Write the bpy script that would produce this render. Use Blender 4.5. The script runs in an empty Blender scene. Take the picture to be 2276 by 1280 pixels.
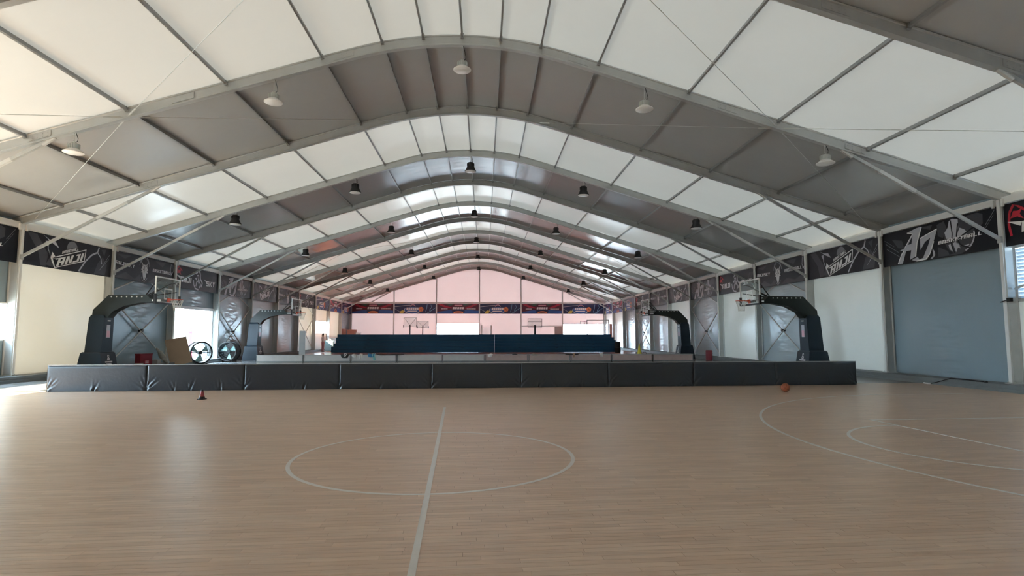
import bpy, bmesh, math, random
from mathutils import Vector, Matrix
random.seed(11)
scene = bpy.context.scene
col = scene.collection

# ------------------------------------------------------------------ camera
F_PX, YAW, PITCH, ROLL = 1260.1, 0.049055, 0.0825993, -0.000708
cam_d = bpy.data.cameras.new('camera')
cam_d.sensor_fit = 'HORIZONTAL'; cam_d.sensor_width = 36.0
cam_d.lens = F_PX / 2276 * 36.0
cam_d.clip_end = 500
cam = bpy.data.objects.new('camera', cam_d); col.objects.link(cam)
_f = Vector((math.sin(YAW) * math.cos(PITCH), math.cos(YAW) * math.cos(PITCH), math.sin(PITCH)))
_r = Vector((math.cos(YAW), -math.sin(YAW), 0)); _u = _r.cross(_f)
_r2 = math.cos(ROLL) * _r + math.sin(ROLL) * _u
_u2 = -math.sin(ROLL) * _r + math.cos(ROLL) * _u
cam.matrix_world = Matrix(((_r2.x, _u2.x, -_f.x, 0.645), (_r2.y, _u2.y, -_f.y, 0.0), (_r2.z, _u2.z, -_f.z, 1.6), (0, 0, 0, 1)))
scene.camera = cam

# ------------------------------------------------------------------ world, sun, exposure
world = bpy.data.worlds.new('world'); scene.world = world; world.use_nodes = True
_bg = world.node_tree.nodes['Background']
_bg.inputs['Color'].default_value = (0.60, 0.81, 1.0, 1); _bg.inputs['Strength'].default_value = 27.0
sun_d = bpy.data.lights.new('sun', 'SUN'); sun_d.energy = 48.0; sun_d.angle = math.radians(0.6); sun_d.color = (1.0, 0.84, 0.58)
sun = bpy.data.objects.new('sun', sun_d); col.objects.link(sun)
SUN_EL = math.radians(34); SUN_AZ = math.radians(-25)      # from the left
_sd = Vector((math.cos(SUN_EL) * math.cos(SUN_AZ), -math.cos(SUN_EL) * math.sin(SUN_AZ), -math.sin(SUN_EL)))
sun.rotation_euler = _sd.to_track_quat('-Z', 'Y').to_euler(); sun.location = (-60, 20, 50)
vs = scene.view_settings
vs.view_transform = 'Standard'; vs.look = 'None'; vs.gamma = 1.0; vs.use_curve_mapping = False
vs.exposure = 0.54
scene.cycles.use_denoising = True
scene.cycles.max_bounces = 10; scene.cycles.diffuse_bounces = 6; scene.cycles.glossy_bounces = 4
scene.cycles.transmission_bounces = 6; scene.cycles.transparent_max_bounces = 12
scene.cycles.sample_clamp_indirect = 6.0
scene.cycles.caustics_reflective = False; scene.cycles.caustics_refractive = False

# ------------------------------------------------------------------ helpers
ORG = {}
class MB:
    def __init__(s): s.v = []; s.f = []; s.m = []; s.cur = 0
    def poly(s, pts):
        b = len(s.v); s.v += [tuple(p) for p in pts]; s.f.append(tuple(range(b, b + len(pts)))); s.m.append(s.cur)
    def raw(s, vs_, fs):
        b = len(s.v); s.v += [tuple(p) for p in vs_]
        for f in fs: s.f.append(tuple(i + b for i in f)); s.m.append(s.cur)
    def box(s, x0, x1, y0, y1, z0, z1):
        v = [(x, y, z) for z in (z0, z1) for y in (y0, y1) for x in (x0, x1)]
        s.raw(v, [(0, 2, 3, 1), (4, 5, 7, 6), (0, 1, 5, 4), (2, 6, 7, 3), (0, 4, 6, 2), (1, 3, 7, 5)])
    def frustum(s, r0, z0, r1, z1):          # r = (x0,x1,y0,y1)
        v = [(x, y, z0) for y in r0[2:] for x in r0[:2]] + [(x, y, z1) for y in r1[2:] for x in r1[:2]]
        s.raw(v, [(0, 2, 3, 1), (4, 5, 7, 6), (0, 1, 5, 4), (2, 6, 7, 3), (0, 4, 6, 2), (1, 3, 7, 5)])
    def beam(s, a, b, w, h, up=(0, 0, 1)):
        a = Vector(a); b = Vector(b); d = (b - a).normalized(); u = Vector(up)
        if abs(d.dot(u)) > .98: u = Vector((1, 0, 0))
        r = d.cross(u).normalized(); u = r.cross(d)
        v = []
        for c in (a, b):
            for sy in (-.5, .5):
                for sx in (-.5, .5): v.append(c + r * (sx * w) + u * (sy * h))
        s.raw(v, [(0, 2, 3, 1), (4, 5, 7, 6), (0, 1, 5, 4), (2, 6, 7, 3), (0, 4, 6, 2), (1, 3, 7, 5)])
    def cyl(s, a, b, r, n=12, r2=None, caps=True):
        a = Vector(a); b = Vector(b); r2 = r if r2 is None else r2
        d = (b - a).normalized(); u = Vector((0, 0, 1)) if abs(d.z) < .95 else Vector((1, 0, 0))
        p = d.cross(u).normalized(); q = d.cross(p)
        v = []
        for c, rr in ((a, r), (b, r2)):
            for i in range(n):
                t = 2 * math.pi * i / n; v.append(c + (p * math.cos(t) + q * math.sin(t)) * rr)
        f = [(i, (i + 1) % n, n + (i + 1) % n, n + i) for i in range(n)]
        if caps: f += [tuple(range(n - 1, -1, -1)), tuple(range(n, 2 * n))]
        s.raw(v, f)
    def tube(s, pts, r, n=8, closed=False):
        pts = [Vector(p) for p in pts]; m = len(pts); v = []
        for i, c in enumerate(pts):
            a = pts[i - 1] if (i > 0 or closed) else c; b = pts[(i + 1) % m] if (i < m - 1 or closed) else c
            d = (b - a).normalized(); u = Vector((0, 0, 1)) if abs(d.z) < .9 else Vector((1, 0, 0))
            p = d.cross(u).normalized(); q = d.cross(p)
            for k in range(n):
                t = 2 * math.pi * k / n; v.append(c + (p * math.cos(t) + q * math.sin(t)) * r)
        f = []
        for i in range(m if closed else m - 1):
            j = (i + 1) % m
            for k in range(n): f.append((i * n + k, i * n + (k + 1) % n, j * n + (k + 1) % n, j * n + k))
        if not closed: f += [tuple(range(n - 1, -1, -1)), tuple(range((m - 1) * n, m * n))]
        s.raw(v, f)
    def lathe(s, prof, c=(0, 0, 0), n=20):
        c = Vector(c); v = []
        for r, z in prof:
            for k in range(n):
                t = 2 * math.pi * k / n; v.append((c.x + r * math.cos(t), c.y + r * math.sin(t), c.z + z))
        f = []
        for i in range(len(prof) - 1):
            for k in range(n): f.append((i * n + k, i * n + (k + 1) % n, (i + 1) * n + (k + 1) % n, (i + 1) * n + k))
        s.raw(v, f)
    def prism(s, poly, w0, w1, fn):          # poly of 2D pts, fn(a, b, w) -> 3D
        n = len(poly)
        v = [fn(a, b, w0) for a, b in poly] + [fn(a, b, w1) for a, b in poly]
        s.raw(v, [tuple(range(n - 1, -1, -1)), tuple(range(n, 2 * n))] + [(i, (i + 1) % n, n + (i + 1) % n, n + i) for i in range(n)])
    def build(s, name, mats, parent=None, org=None, smooth=False, local=False):
        me = bpy.data.meshes.new(name)
        o0 = Vector((0, 0, 0))
        if parent is not None and not local: o0 = Vector(ORG.get(parent.name, (0, 0, 0)))
        mine = Vector(org) if org is not None else o0
        me.from_pydata([tuple(Vector(p) - mine) for p in s.v], [], s.f)
        if not isinstance(mats, (list, tuple)): mats = [mats]
        for m in mats: me.materials.append(m)
        if len(mats) > 1: me.polygons.foreach_set('material_index', s.m)
        if smooth: me.polygons.foreach_set('use_smooth', [True] * len(me.polygons))
        bm = bmesh.new(); bm.from_mesh(me); bmesh.ops.recalc_face_normals(bm, faces=bm.faces); bm.to_mesh(me); bm.free()
        me.update()
        o = bpy.data.objects.new(name, me); col.objects.link(o)
        if parent is not None: o.parent = parent
        o.location = mine - o0 if not local else (Vector(org) if org is not None else (0, 0, 0))
        ORG[o.name] = tuple(mine)
        return o
def tag(o, label=None, cat=None, group=None, kind=None):
    if label: o['label'] = label
    if cat: o['category'] = cat
    if group: o['group'] = group
    if kind: o['kind'] = kind
    return o
def empty(name, loc=(0, 0, 0), rz=0.0, **k):
    o = bpy.data.objects.new(name, None); col.objects.link(o); o.location = loc; o.rotation_euler = (0, 0, rz)
    o.empty_display_size = .2; ORG[o.name] = tuple(loc)
    return tag(o, **k)
def copy_tree(o, parent=None):
    c = o.copy(); col.objects.link(c)
    if parent is not None: c.parent = parent
    for ch in list(o.children): copy_tree(ch, c)
    return c
ORD = ['first', 'second', 'third', 'fourth', 'fifth', 'sixth', 'seventh', 'eighth', 'ninth', 'tenth', 'eleventh', 'twelfth']

# ------------------------------------------------------------------ materials
def newmat(name):
    m = bpy.data.materials.new(name); m.use_nodes = True
    nt = m.node_tree; b = nt.nodes['Principled BSDF']
    return m, nt, b
def rgb(c): return (c[0], c[1], c[2], 1)
def simple(name, c, rough=.5, metal=0.0, spec=.5, var=0.0, vscale=3.0, bump=0.0, bscale=20.0, coat=0.0):
    m, nt, b = newmat(name)
    b.inputs['Base Color'].default_value = rgb(c); b.inputs['Roughness'].default_value = rough
    b.inputs['Metallic'].default_value = metal; b.inputs['Specular IOR Level'].default_value = spec
    if coat: b.inputs['Coat Weight'].default_value = coat; b.inputs['Coat Roughness'].default_value = .2
    if var or bump:
        tc = nt.nodes.new('ShaderNodeNewGeometry')
        no = nt.nodes.new('ShaderNodeTexNoise'); no.inputs['Scale'].default_value = vscale; no.inputs['Detail'].default_value = 4
        nt.links.new(tc.outputs['Position'], no.inputs['Vector'])
        if var:
            mx = nt.nodes.new('ShaderNodeMix'); mx.data_type = 'RGBA'
            mx.inputs['A'].default_value = rgb([x * (1 - var) for x in c]); mx.inputs['B'].default_value = rgb([min(1, x * (1 + var)) for x in c])
            nt.links.new(no.outputs['Fac'], mx.inputs['Factor']); nt.links.new(mx.outputs['Result'], b.inputs['Base Color'])
        if bump:
            n2 = nt.nodes.new('ShaderNodeTexNoise'); n2.inputs['Scale'].default_value = bscale
            nt.links.new(tc.outputs['Position'], n2.inputs['Vector'])
            bp = nt.nodes.new('ShaderNodeBump'); bp.inputs['Strength'].default_value = bump; bp.inputs['Distance'].default_value = .02
            nt.links.new(n2.outputs['Fac'], bp.inputs['Height']); nt.links.new(bp.outputs['Normal'], b.inputs['Normal'])
    return m
def membrane(name, c, rough, trans, tcol, bump=.25, scale=(.6, 2.2, .6), dist=.03, spec=.5):
    """PVC-coated sheet: glossy skin, part of the daylight comes through."""
    m, nt, b = newmat(name)
    b.inputs['Base Color'].default_value = rgb(c); b.inputs['Roughness'].default_value = rough
    b.inputs['Specular IOR Level'].default_value = spec
    geo = nt.nodes.new('ShaderNodeNewGeometry')
    mp = nt.nodes.new('ShaderNodeMapping'); mp.inputs['Scale'].default_value = scale
    nt.links.new(geo.outputs['Position'], mp.inputs['Vector'])
    no = nt.nodes.new('ShaderNodeTexNoise'); no.inputs['Scale'].default_value = 1.0; no.inputs['Detail'].default_value = 3
    nt.links.new(mp.outputs['Vector'], no.inputs['Vector'])
    bp = nt.nodes.new('ShaderNodeBump'); bp.inputs['Strength'].default_value = bump; bp.inputs['Distance'].default_value = dist
    nt.links.new(no.outputs['Fac'], bp.inputs['Height']); nt.links.new(bp.outputs['Normal'], b.inputs['Normal'])
    # faint dirt
    n2 = nt.nodes.new('ShaderNodeTexNoise'); n2.inputs['Scale'].default_value = .5; n2.inputs['Detail'].default_value = 5
    nt.links.new(geo.outputs['Position'], n2.inputs['Vector'])
    mx = nt.nodes.new('ShaderNodeMix'); mx.data_type = 'RGBA'
    mx.inputs['A'].default_value = rgb([x * .93 for x in c]); mx.inputs['B'].default_value = rgb([min(1, x * 1.05) for x in c])
    nt.links.new(n2.outputs['Fac'], mx.inputs['Factor']); nt.links.new(mx.outputs['Result'], b.inputs['Base Color'])
    if trans > 0:
        tr = nt.nodes.new('ShaderNodeBsdfTranslucent'); tr.inputs['Color'].default_value = rgb(tcol)
        ms = nt.nodes.new('ShaderNodeMixShader'); ms.inputs[0].default_value = trans
        nt.links.new(b.outputs[0], ms.inputs[1]); nt.links.new(tr.outputs[0], ms.inputs[2])
        nt.links.new(ms.outputs[0], nt.nodes['Material Output'].inputs['Surface'])
    return m
def wall_sheet(name, c, rough, trans, tcol, ripple=.5):
    """wall curtain sheet, rippled sideways round a seam in the middle of each bay."""
    m = membrane(name, c, rough, trans, tcol, bump=.3, scale=(1.0, .5, 1.0))
    nt = m.node_tree; b = nt.nodes['Principled BSDF']; N = nt.nodes.new; L = nt.links.new
    tc = N('ShaderNodeTexCoord'); sp = N('ShaderNodeSeparateXYZ'); L(tc.outputs['Object'], sp.inputs[0])
    ab = N('ShaderNodeMath'); ab.operation = 'ABSOLUTE'; L(sp.outputs['Y'], ab.inputs[0])
    fall = N('ShaderNodeMapRange'); fall.inputs['From Min'].default_value = 0.0; fall.inputs['From Max'].default_value = 1.1
    fall.inputs['To Min'].default_value = 1.0; fall.inputs['To Max'].default_value = 0.0; L(ab.outputs[0], fall.inputs['Value'])
    mp = N('ShaderNodeMapping'); mp.inputs['Scale'].default_value = (1, .7, 3.4); L(tc.outputs['Object'], mp.inputs['Vector'])
    no = N('ShaderNodeTexNoise'); no.inputs['Scale'].default_value = 1.3; no.inputs['Detail'].default_value = 1; L(mp.outputs['Vector'], no.inputs['Vector'])
    mu = N('ShaderNodeMath'); mu.operation = 'MULTIPLY'; L(no.outputs['Fac'], mu.inputs[0]); L(fall.outputs['Result'], mu.inputs[1])
    bp = N('ShaderNodeBump'); bp.inputs['Strength'].default_value = ripple; bp.inputs['Distance'].default_value = .08
    old = b.inputs['Normal'].links[0].from_node
    L(mu.outputs[0], bp.inputs['Height']); L(old.outputs['Normal'], bp.inputs['Normal']); L(bp.outputs['Normal'], b.inputs['Normal'])
    return m
def wood_mat():
    m, nt, b = newmat('court_maple'); N = nt.nodes.new; L = nt.links.new
    geo = N('ShaderNodeNewGeometry'); oi = N('ShaderNodeObjectInfo')
    ad = N('ShaderNodeMath'); ad.operation = 'ADD'; L(geo.outputs['Random Per Island'], ad.inputs[0]); L(oi.outputs['Random'], ad.inputs[1])
    fr = N('ShaderNodeMath'); fr.operation = 'FRACT'; L(ad.outputs[0], fr.inputs[0])
    ramp = N('ShaderNodeValToRGB'); cr = ramp.color_ramp
    cr.elements[0].position = 0; cr.elements[0].color = (.57, .385, .26, 1)
    cr.elements[1].position = 1; cr.elements[1].color = (.66, .48, .35, 1)
    e = cr.elements.new(.45); e.color = (.62, .43, .305, 1)
    L(fr.outputs[0], ramp.inputs['Fac'])
    rot = N('ShaderNodeMapping'); rot.inputs['Rotation'].default_value = (0, 0, -math.radians(2.5)); rot.inputs['Scale'].default_value = (1.1, 14, 1)
    L(geo.outputs['Position'], rot.inputs['Vector'])
    off = N('ShaderNodeVectorMath'); off.operation = 'ADD'; L(rot.outputs['Vector'], off.inputs[0])
    cmb = N('ShaderNodeCombineXYZ'); m10 = N('ShaderNodeMath'); m10.operation = 'MULTIPLY'; m10.inputs[1].default_value = 37.0
    L(fr.outputs[0], m10.inputs[0]); L(m10.outputs[0], cmb.inputs['Z']); L(cmb.outputs[0], off.inputs[1])
    no = N('ShaderNodeTexNoise'); no.inputs['Scale'].default_value = 1.6; no.inputs['Detail'].default_value = 6; L(off.outputs[0], no.inputs['Vector'])
    gr = N('ShaderNodeMapRange'); gr.inputs['From Min'].default_value = .3; gr.inputs['From Max'].default_value = .7
    gr.inputs['To Min'].default_value = .86; gr.inputs['To Max'].default_value = 1.10; L(no.outputs['Fac'], gr.inputs['Value'])
    mu = N('ShaderNodeVectorMath'); mu.operation = 'SCALE'; L(ramp.outputs['Color'], mu.inputs[0]); L(gr.outputs['Result'], mu.inputs['Scale'])
    L(mu.outputs[0], b.inputs['Base Color'])
    b.inputs['Roughness'].default_value = .27; b.inputs['Specular IOR Level'].default_value = .7
    # lacquer a little uneven from board to board
    rr = N('ShaderNodeMapRange'); rr.inputs['To Min'].default_value = .29; rr.inputs['To Max'].default_value = .33; L(fr.outputs[0], rr.inputs['Value'])
    L(rr.outputs['Result'], b.inputs['Roughness'])
    bp = N('ShaderNodeBump'); bp.inputs['Strength'].default_value = .06; bp.inputs['Distance'].default_value = .01
    L(no.outputs['Fac'], bp.inputs['Height']); L(bp.outputs['Normal'], b.inputs['Normal'])
    return m
def glassy(name, c=(.9, .95, .95), alpha=.12):
    m, nt, b = newmat(name); N = nt.nodes.new; L = nt.links.new
    tr = N('ShaderNodeBsdfTransparent'); tr.inputs['Color'].default_value = (.97, .99, .99, 1)
    b.inputs['Base Color'].default_value = rgb(c); b.inputs['Roughness'].default_value = .08
    ms = N('ShaderNodeMixShader'); ms.inputs[0].default_value = alpha
    L(tr.outputs[0], ms.inputs[1]); L(b.outputs[0], ms.inputs[2]); L(ms.outputs[0], nt.nodes['Material Output'].inputs['Surface'])
    return m
M = {}
M['roof_white'] = membrane('roof_white', (.55, .525, .475), .28, .0095, (.98, .87, .74), bump=.10)
M['roof_grey'] = membrane('roof_grey', (.43, .43, .42), .19, .0, (.6, .6, .6), bump=.14, dist=.04, spec=.8)
M['wall_white'] = wall_sheet('wall_white', (.87, .87, .85), .26, .09, (.93, .90, .84), ripple=.10)
M['wall_grey'] = wall_sheet('wall_grey', (.27, .35, .395), .24, .0, (.5, .5, .5), ripple=.9)
M['wall_silver'] = wall_sheet('wall_silver', (.56, .65, .70), .24, .0, (.5, .5, .5), ripple=.5)
M['gable'] = membrane('gable_white', (.84, .77, .75), .36, .16, (.97, .82, .78), bump=.25, scale=(1.5, 1, .4))
M['alu'] = simple('aluminium', (.47, .48, .47), .42, .35, .5, var=.12, vscale=2.5)
M['purlin'] = simple('purlin_aluminium', (.30, .305, .30), .4, .35, .5)
M['alu_lt'] = simple('aluminium_bright', (.66, .67, .66), .35, .35, .5, var=.08)
M['white_paint'] = simple('white_paint', (.82, .83, .82), .4)
M['curb'] = simple('curb_grey', (.17, .185, .19), .6, var=.2)
M['wood'] = wood_mat()
M['under'] = simple('subfloor_dark', (.10, .065, .04), .8, var=.2)
M['line'] = simple('court_paint', (.74, .73, .70), .32, var=.08, vscale=6)
M['vinyl_grey'] = simple('vinyl_grey', (.36, .36, .36), .16, var=.1, vscale=.8)
M['vinyl_red'] = simple('vinyl_red', (.60, .20, .13), .2, var=.1, vscale=.8)
M['concrete'] = simple('concrete', (.42, .41, .39), .9, var=.1, vscale=.4)
M['render'] = simple('white_render', (.85, .85, .83), .8, var=.05)
M['slat'] = membrane('slat_blue_white', (.66, .76, .84), .3, .10, (.75, .88, 1.0), bump=0)
M['glass'] = glassy('window_glass', alpha=.1)
M['board_glass'] = glassy('backboard_glass', (.7, .8, .8), alpha=.14)
M['navy_vinyl'] = simple('navy_vinyl', (.008, .012, .018), .28, spec=.5, bump=.15, bscale=9)
M['barrier_back'] = simple('barrier_edge', (.40, .40, .39), .5)
M['hoop_pad'] = simple('hoop_pad', (.008, .019, .031), .42, spec=.25, bump=.1, bscale=6)
M['black'] = simple('black_paint', (.007, .007, .008), .45, spec=.3)
M['dkgreen'] = simple('dark_green_steel', (.010, .016, .016), .4, spec=.3)
M['white'] = simple('white_plastic', (.85, .86, .86), .35)
M['lens'] = simple('lamp_lens', (.92, .93, .93), .3)
M['galv'] = simple('galvanised', (.60, .62, .60), .38, .5)
M['orange'] = simple('rim_orange', (.72, .10, .035), .4)
M['net'] = simple('net_white', (.78, .76, .70), .8)
M['ball'] = simple('basketball_rubber', (.33, .085, .035), .55, bump=.4, bscale=160)
M['cone_red'] = simple('cone_red', (.25, .025, .022), .5)
M['yellow'] = simple('yellow_plastic', (.72, .60, .05), .45)
M['red_paint'] = simple('red_paint', (.17, .008, .02), .45)
M['pinkred'] = simple('pink_red', (.40, .035, .06), .5)
M['teal'] = simple('teal_vinyl', (.014, .072, .14), .36, spec=.18, var=.2, vscale=1.2, bump=.1, bscale=5)
M['bench'] = simple('bench_board', (.58, .54, .52), .45, var=.12, vscale=4)
M['bench_brown'] = simple('bench_board_brown', (.50, .37, .34), .42, var=.15, vscale=4)
M['cardboard'] = simple('cardboard', (.42, .29, .19), .8, var=.08)
M['cream'] = simple('cream_fabric', (.36, .35, .31), .8, var=.1, vscale=12)
M['fan_blade'] = simple('fan_blade', (.35, .58, .56), .35)
M['fan_dark'] = simple('fan_housing', (.022, .03, .034), .4)
M['ltblue'] = simple('light_blue', (.32, .55, .62), .45)
M['crate'] = simple('crate_wood', (.50, .25, .20), .7, var=.2, vscale=9)
M['grey_board'] = simple('grey_board', (.34, .33, .32), .5, var=.08)
M['cloth_white'] = simple('cloth_white', (.72, .70, .68), .85, bump=.4, bscale=30)
M['cloth_black'] = simple('cloth_black', (.015, .02, .022), .7, bump=.4, bscale=30)
M['cloth_blue'] = simple('cloth_blue', (.03, .20, .42), .7, bump=.4, bscale=30)
M['cloth_teal'] = simple('cloth_teal', (.25, .55, .55), .7)
M['skin'] = simple('skin', (.52, .31, .23), .5)
M['top_white'] = simple('shirt_white', (.75, .68, .66), .8, var=.05)
M['trouser'] = simple('trousers_pinkish', (.40, .17, .18), .8, var=.35, vscale=14)
M['hair'] = simple('hair_dark', (.03, .02, .018), .6)
# banner inks
M['bk'] = simple('print_black', (.006, .007, .012), .38, spec=.2, bump=.25, bscale=2.2)
M['bk2'] = simple('print_charcoal', (.011, .011, .018), .38, spec=.2, bump=.25, bscale=2.2)
M['g1'] = simple('print_grey', (.05, .049, .058), .36, spec=.3)
M['g2'] = simple('print_midgrey', (.17, .17, .19), .32)
M['g3'] = simple('print_lightgrey', (.50, .50, .55), .34)
M['wt'] = simple('print_white', (.86, .86, .87), .34)
M['rd'] = simple('print_red', (.50, .012, .03), .32)
M['p_navy'] = simple('print_navy', (.02, .025, .085), .32)
M['p_blue'] = simple('print_blue', (.03, .10, .34), .32)
M['p_red'] = simple('print_crimson', (.42, .02, .05), .32)
M['p_maroon'] = simple('print_maroon', (.09, .015, .035), .32)
M['p_yel'] = simple('print_yellow', (.68, .55, .12), .32)
M['p_org'] = simple('print_orange', (.72, .22, .08), .32)
M['p_lb'] = simple('print_lightblue', (.25, .50, .72), .32)
M['p_pink'] = simple('print_pink', (.75, .40, .48), .32)
M['p_green'] = simple('print_green', (.03, .11, .08), .32)

# ------------------------------------------------------------------ tent geometry
N0, N1 = -4, 12
def FY(n): return 10.52 + 5.0 * n
YA, YB = FY(N0), FY(N1)
XI, XW = 15.56, 15.92             # inner face of columns, plane of the wall sheets
def zu(x):                         # underside of the portal beams
    x = abs(x)
    return 9.77 - .0492 * x * x if x < 3.1 else 10.243 - .305 * x
BD = .30                           # beam depth
def zr(x): return zu(x) + BD + .01
PURL = [0, 1.1, 2.25, 3.9, 6.5, 9.1, 11.7, 14.25]
PX = sorted(set([-x for x in PURL] + PURL))

ceiling = empty('ceiling', kind='structure', label='ridged sheet roof with alternating white and grey bays and curved crown')
# roof sheets, one per bay, hung between the beams
edges = [-16.02] + PX + [16.02]
xs = []
for a, b in zip(edges[:-1], edges[1:]):
    k = 4 if b - a < 2 else 5
    xs += [a + (b - a) * i / k for i in range(k)]
xs.append(edges[-1])
def sag(x, t):
    d = min(abs(x - e) for e in edges)
    return .035 * math.sin(math.pi * t) * min(1, d / .9)
def roof_bay_mesh():
    mb = MB(); ny = 8; v = []; f = []
    for j in range(ny + 1):
        t = j / ny
        for x in xs: v.append((x, 5.0 * t, zr(x) + .012 + sag(x, t)))
    nx = len(xs)
    for j in range(ny):
        for i in range(nx - 1): f.append((j * nx + i, j * nx + i + 1, (j + 1) * nx + i + 1, (j + 1) * nx + i))
    mb.raw(v, f); return mb
first = {}
for n in range(N0, N1):
    kind = 'roof_white' if n % 2 == 0 else 'roof_grey'
    if kind not in first:
        o = roof_bay_mesh().build('roof_panel', M[kind], ceiling, smooth=True); first[kind] = o
    else:
        o = first[kind].copy(); col.objects.link(o)
    o.location = (0, FY(n), 0)
# portal beams: grooved box profile swept along the underside curve
def beam_sweep(x0, x1, step):
    n = max(1, int(abs(x1 - x0) / step)); pts = [x0 + (x1 - x0) * i / n for i in range(n + 1)]
    sec = [(-.075, 0), (.075, 0), (.075, .035), (.055, .05), (.055, .25), (.075, .265), (.075, .30), (-.075, .30), (-.075, .265), (-.055, .25), (-.055, .05), (-.075, .035)]
    v = []; f = []; k = len(sec)
    for x in pts:
        for (y, z) in sec: v.append((x, y, zu(x) + z))
    for i in range(n):
        for j in range(k): f.append((i * k + j, i * k + (j + 1) % k, (i + 1) * k + (j + 1) % k, (i + 1) * k + j))
    f += [tuple(range(k - 1, -1, -1)), tuple(range(n * k, n * k + k))]
    mb = MB(); mb.raw(v, f); return mb
b_mid = beam_sweep(-3.3, 3.3, .3); b_l = beam_sweep(-15.9, -3.3, 12.6); b_r = beam_sweep(3.3, 15.9, 12.6)
proto_b = []
for nm, mbb in (('roof_beam', b_mid), ('roof_beam', b_l), ('roof_beam', b_r)):
    proto_b.append(mbb.build(nm, M['alu'], ceiling))
pl = []
for sx in (-1, 1):                 # bolted splice plates on the beams
    for xx in (3.3, 7.6, 11.3):
        mb = MB(); w = .28
        for yy in (-.066, .066):
            mb.prism([(sx * (xx - w), zu(xx - w) + .07), (sx * (xx + w), zu(xx + w) + .07), (sx * (xx + w), zu(xx + w) + .23), (sx * (xx - w), zu(xx - w) + .23)], yy - .006, yy + .006, lambda a, b, c: (a, c, b))
        for k in (-.2, -.07, .07, .2):
            for zz in (.11, .19):
                z = zu(xx + k) + zz
                mb.cyl((sx * (xx + k), -.082, z), (sx * (xx + k), -.07, z), .014, 6)
        pl.append(mb.build('splice_plate', M['alu'], ceiling))
kn = []
for sx in (-1, 1):                 # knee braces from column to rafter
    mb = MB(); mb.beam((sx * 15.6, 0, 4.32), (sx * 11.1, 0, zu(11.1) - .02), .07, .09)
    mb.box(sx * 15.56 - .05, sx * 15.56 + .05, -.06, .06, 4.24, 4.42)
    kn.append(mb.build('knee_brace', M['alu'], ceiling))
    mb = MB(); mb.cyl((sx * 11.25, 0, zu(11.25) - .10), (sx * 10.95, 0, zu(10.95) + .02), .05, 8)
    kn.append(mb.build('brace_clamp', M['alu_lt'], ceiling))
    mb = MB(); A_, B_ = Vector((sx * 15.6, 0, 4.32)), Vector((sx * 11.1, 0, zu(11.1) - .02)); mb.beam(A_.lerp(B_, .56), A_.lerp(B_, .79), .08, .10)
    kn.append(mb.build('brace_sleeve', M['alu_lt'], ceiling))
for n in range(N0, N1 + 1):
    for o in proto_b + pl + kn:
        if n == N0: o.location = (0, FY(n), 0)
        else:
            c = o.copy(); col.objects.link(c); c.location = (0, FY(n), 0)
# purlins
for x in PX:
    sl = math.atan2(zr(x + .01) - zr(x - .01), .02) if x else 0
    mb = MB(); d = .105; w = .05
    nx_, nz_ = -math.sin(sl), math.cos(sl); tx, tz = math.cos(sl), math.sin(sl)
    zt = zr(x) + .004
    q = [(-w / 2, 0), (w / 2, 0), (w / 2, -d), (-w / 2, -d)]
    mb.prism([(x + a * tx + b * nx_, zt + a * tz + b * nz_) for a, b in q], .075, 4.925, lambda a, b, c: (a, c, b))
    for yy in (.075, 4.875):
        mb.prism([(x + a * 1.7 * tx + (b * 1.25) * nx_, zt + a * 1.7 * tz + (b * 1.25) * nz_) for a, b in q], yy, yy + .05, lambda a, b, c: (a, c, b))
    o = mb.build('purlin', M['purlin'], ceiling)
    for n in range(N0, N1):
        c = o if n == N0 else o.copy()
        if n != N0: col.objects.link(c)
        c.location = (0, FY(n), 0)
# wire bracing across bays 0 and 1, and one far bay
def cable(x0, n0, x1, n1):
    mb = MB(); a = Vector((x0, FY(n0), zu(x0) + .06)); b = Vector((x1, FY(n1), zu(x1) + .06))
    mb.cyl(a, b, .009, 5); d = (b - a).normalized()
    mb.cyl(a + d * .15, a + d * .55, .022, 6); mb.cyl(b - d * .55, b - d * .15, .022, 6)
    mb.build('bracing_cable', M['galv'], ceiling)
for s in (-1, 1):
    for nn in (0, 1, 6):
        cable(s * 9.1, nn + 1 if nn == 0 else nn, s * 2.6, nn if nn == 0 else nn + 1)
        cable(s * 9.1, nn + 1 if nn == 0 else nn, s * 15.2, nn if nn == 0 else nn + 1)

# ------------------------------------------------------------------ floor
CC = Vector((0.0, 7.72, 0)); CR = math.radians(2.5); CU = Vector((math.cos(CR), math.sin(CR), 0)); CV = Vector((-math.sin(CR), math.cos(CR), 0))
def court(u, v, z=0.0): p = CC + CU * u + CV * v; return (p.x, p.y, z)
floor = empty('floor', kind='structure', label='lacquered maple court boards with grey and red sports floor beyond')
V0, V1 = -4.0, 10.05
def ulim(v): return (-15.3 + v * math.sin(CR)) / math.cos(CR), (15.3 + v * math.sin(CR)) / math.cos(CR)
mb = MB()
def quad_slab(mb, vlo, vhi, z0, z1):
    a0, a1 = ulim(vlo); b0, b1 = ulim(vhi)
    P = [court(a0, vlo, z0), court(a1, vlo, z0), court(b1, vhi, z0), court(b0, vhi, z0), court(a0, vlo, z1), court(a1, vlo, z1), court(b1, vhi, z1), court(b0, vhi, z1)]
    mb.raw(P, [(3, 2, 1, 0), (4, 5, 6, 7), (0, 1, 5, 4), (1, 2, 6, 5), (2, 3, 7, 6), (3, 0, 4, 7)])
quad_slab(mb, V0, V1, -.10, -.006); mb.build('subfloor', M['under'], floor)
mb = MB(); mb.box(-15.3, 15.3, YA, 5.0, -.10, -.009); mb.build('floor_slab', M['wood'], floor)
mb = MB(); quad_slab(mb, V0 - 10, V0, -.10, 0); mb.build('floor_slab', M['wood'], floor)
PW = .075
planks = []
v = V0
rp = random.Random(5)
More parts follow.
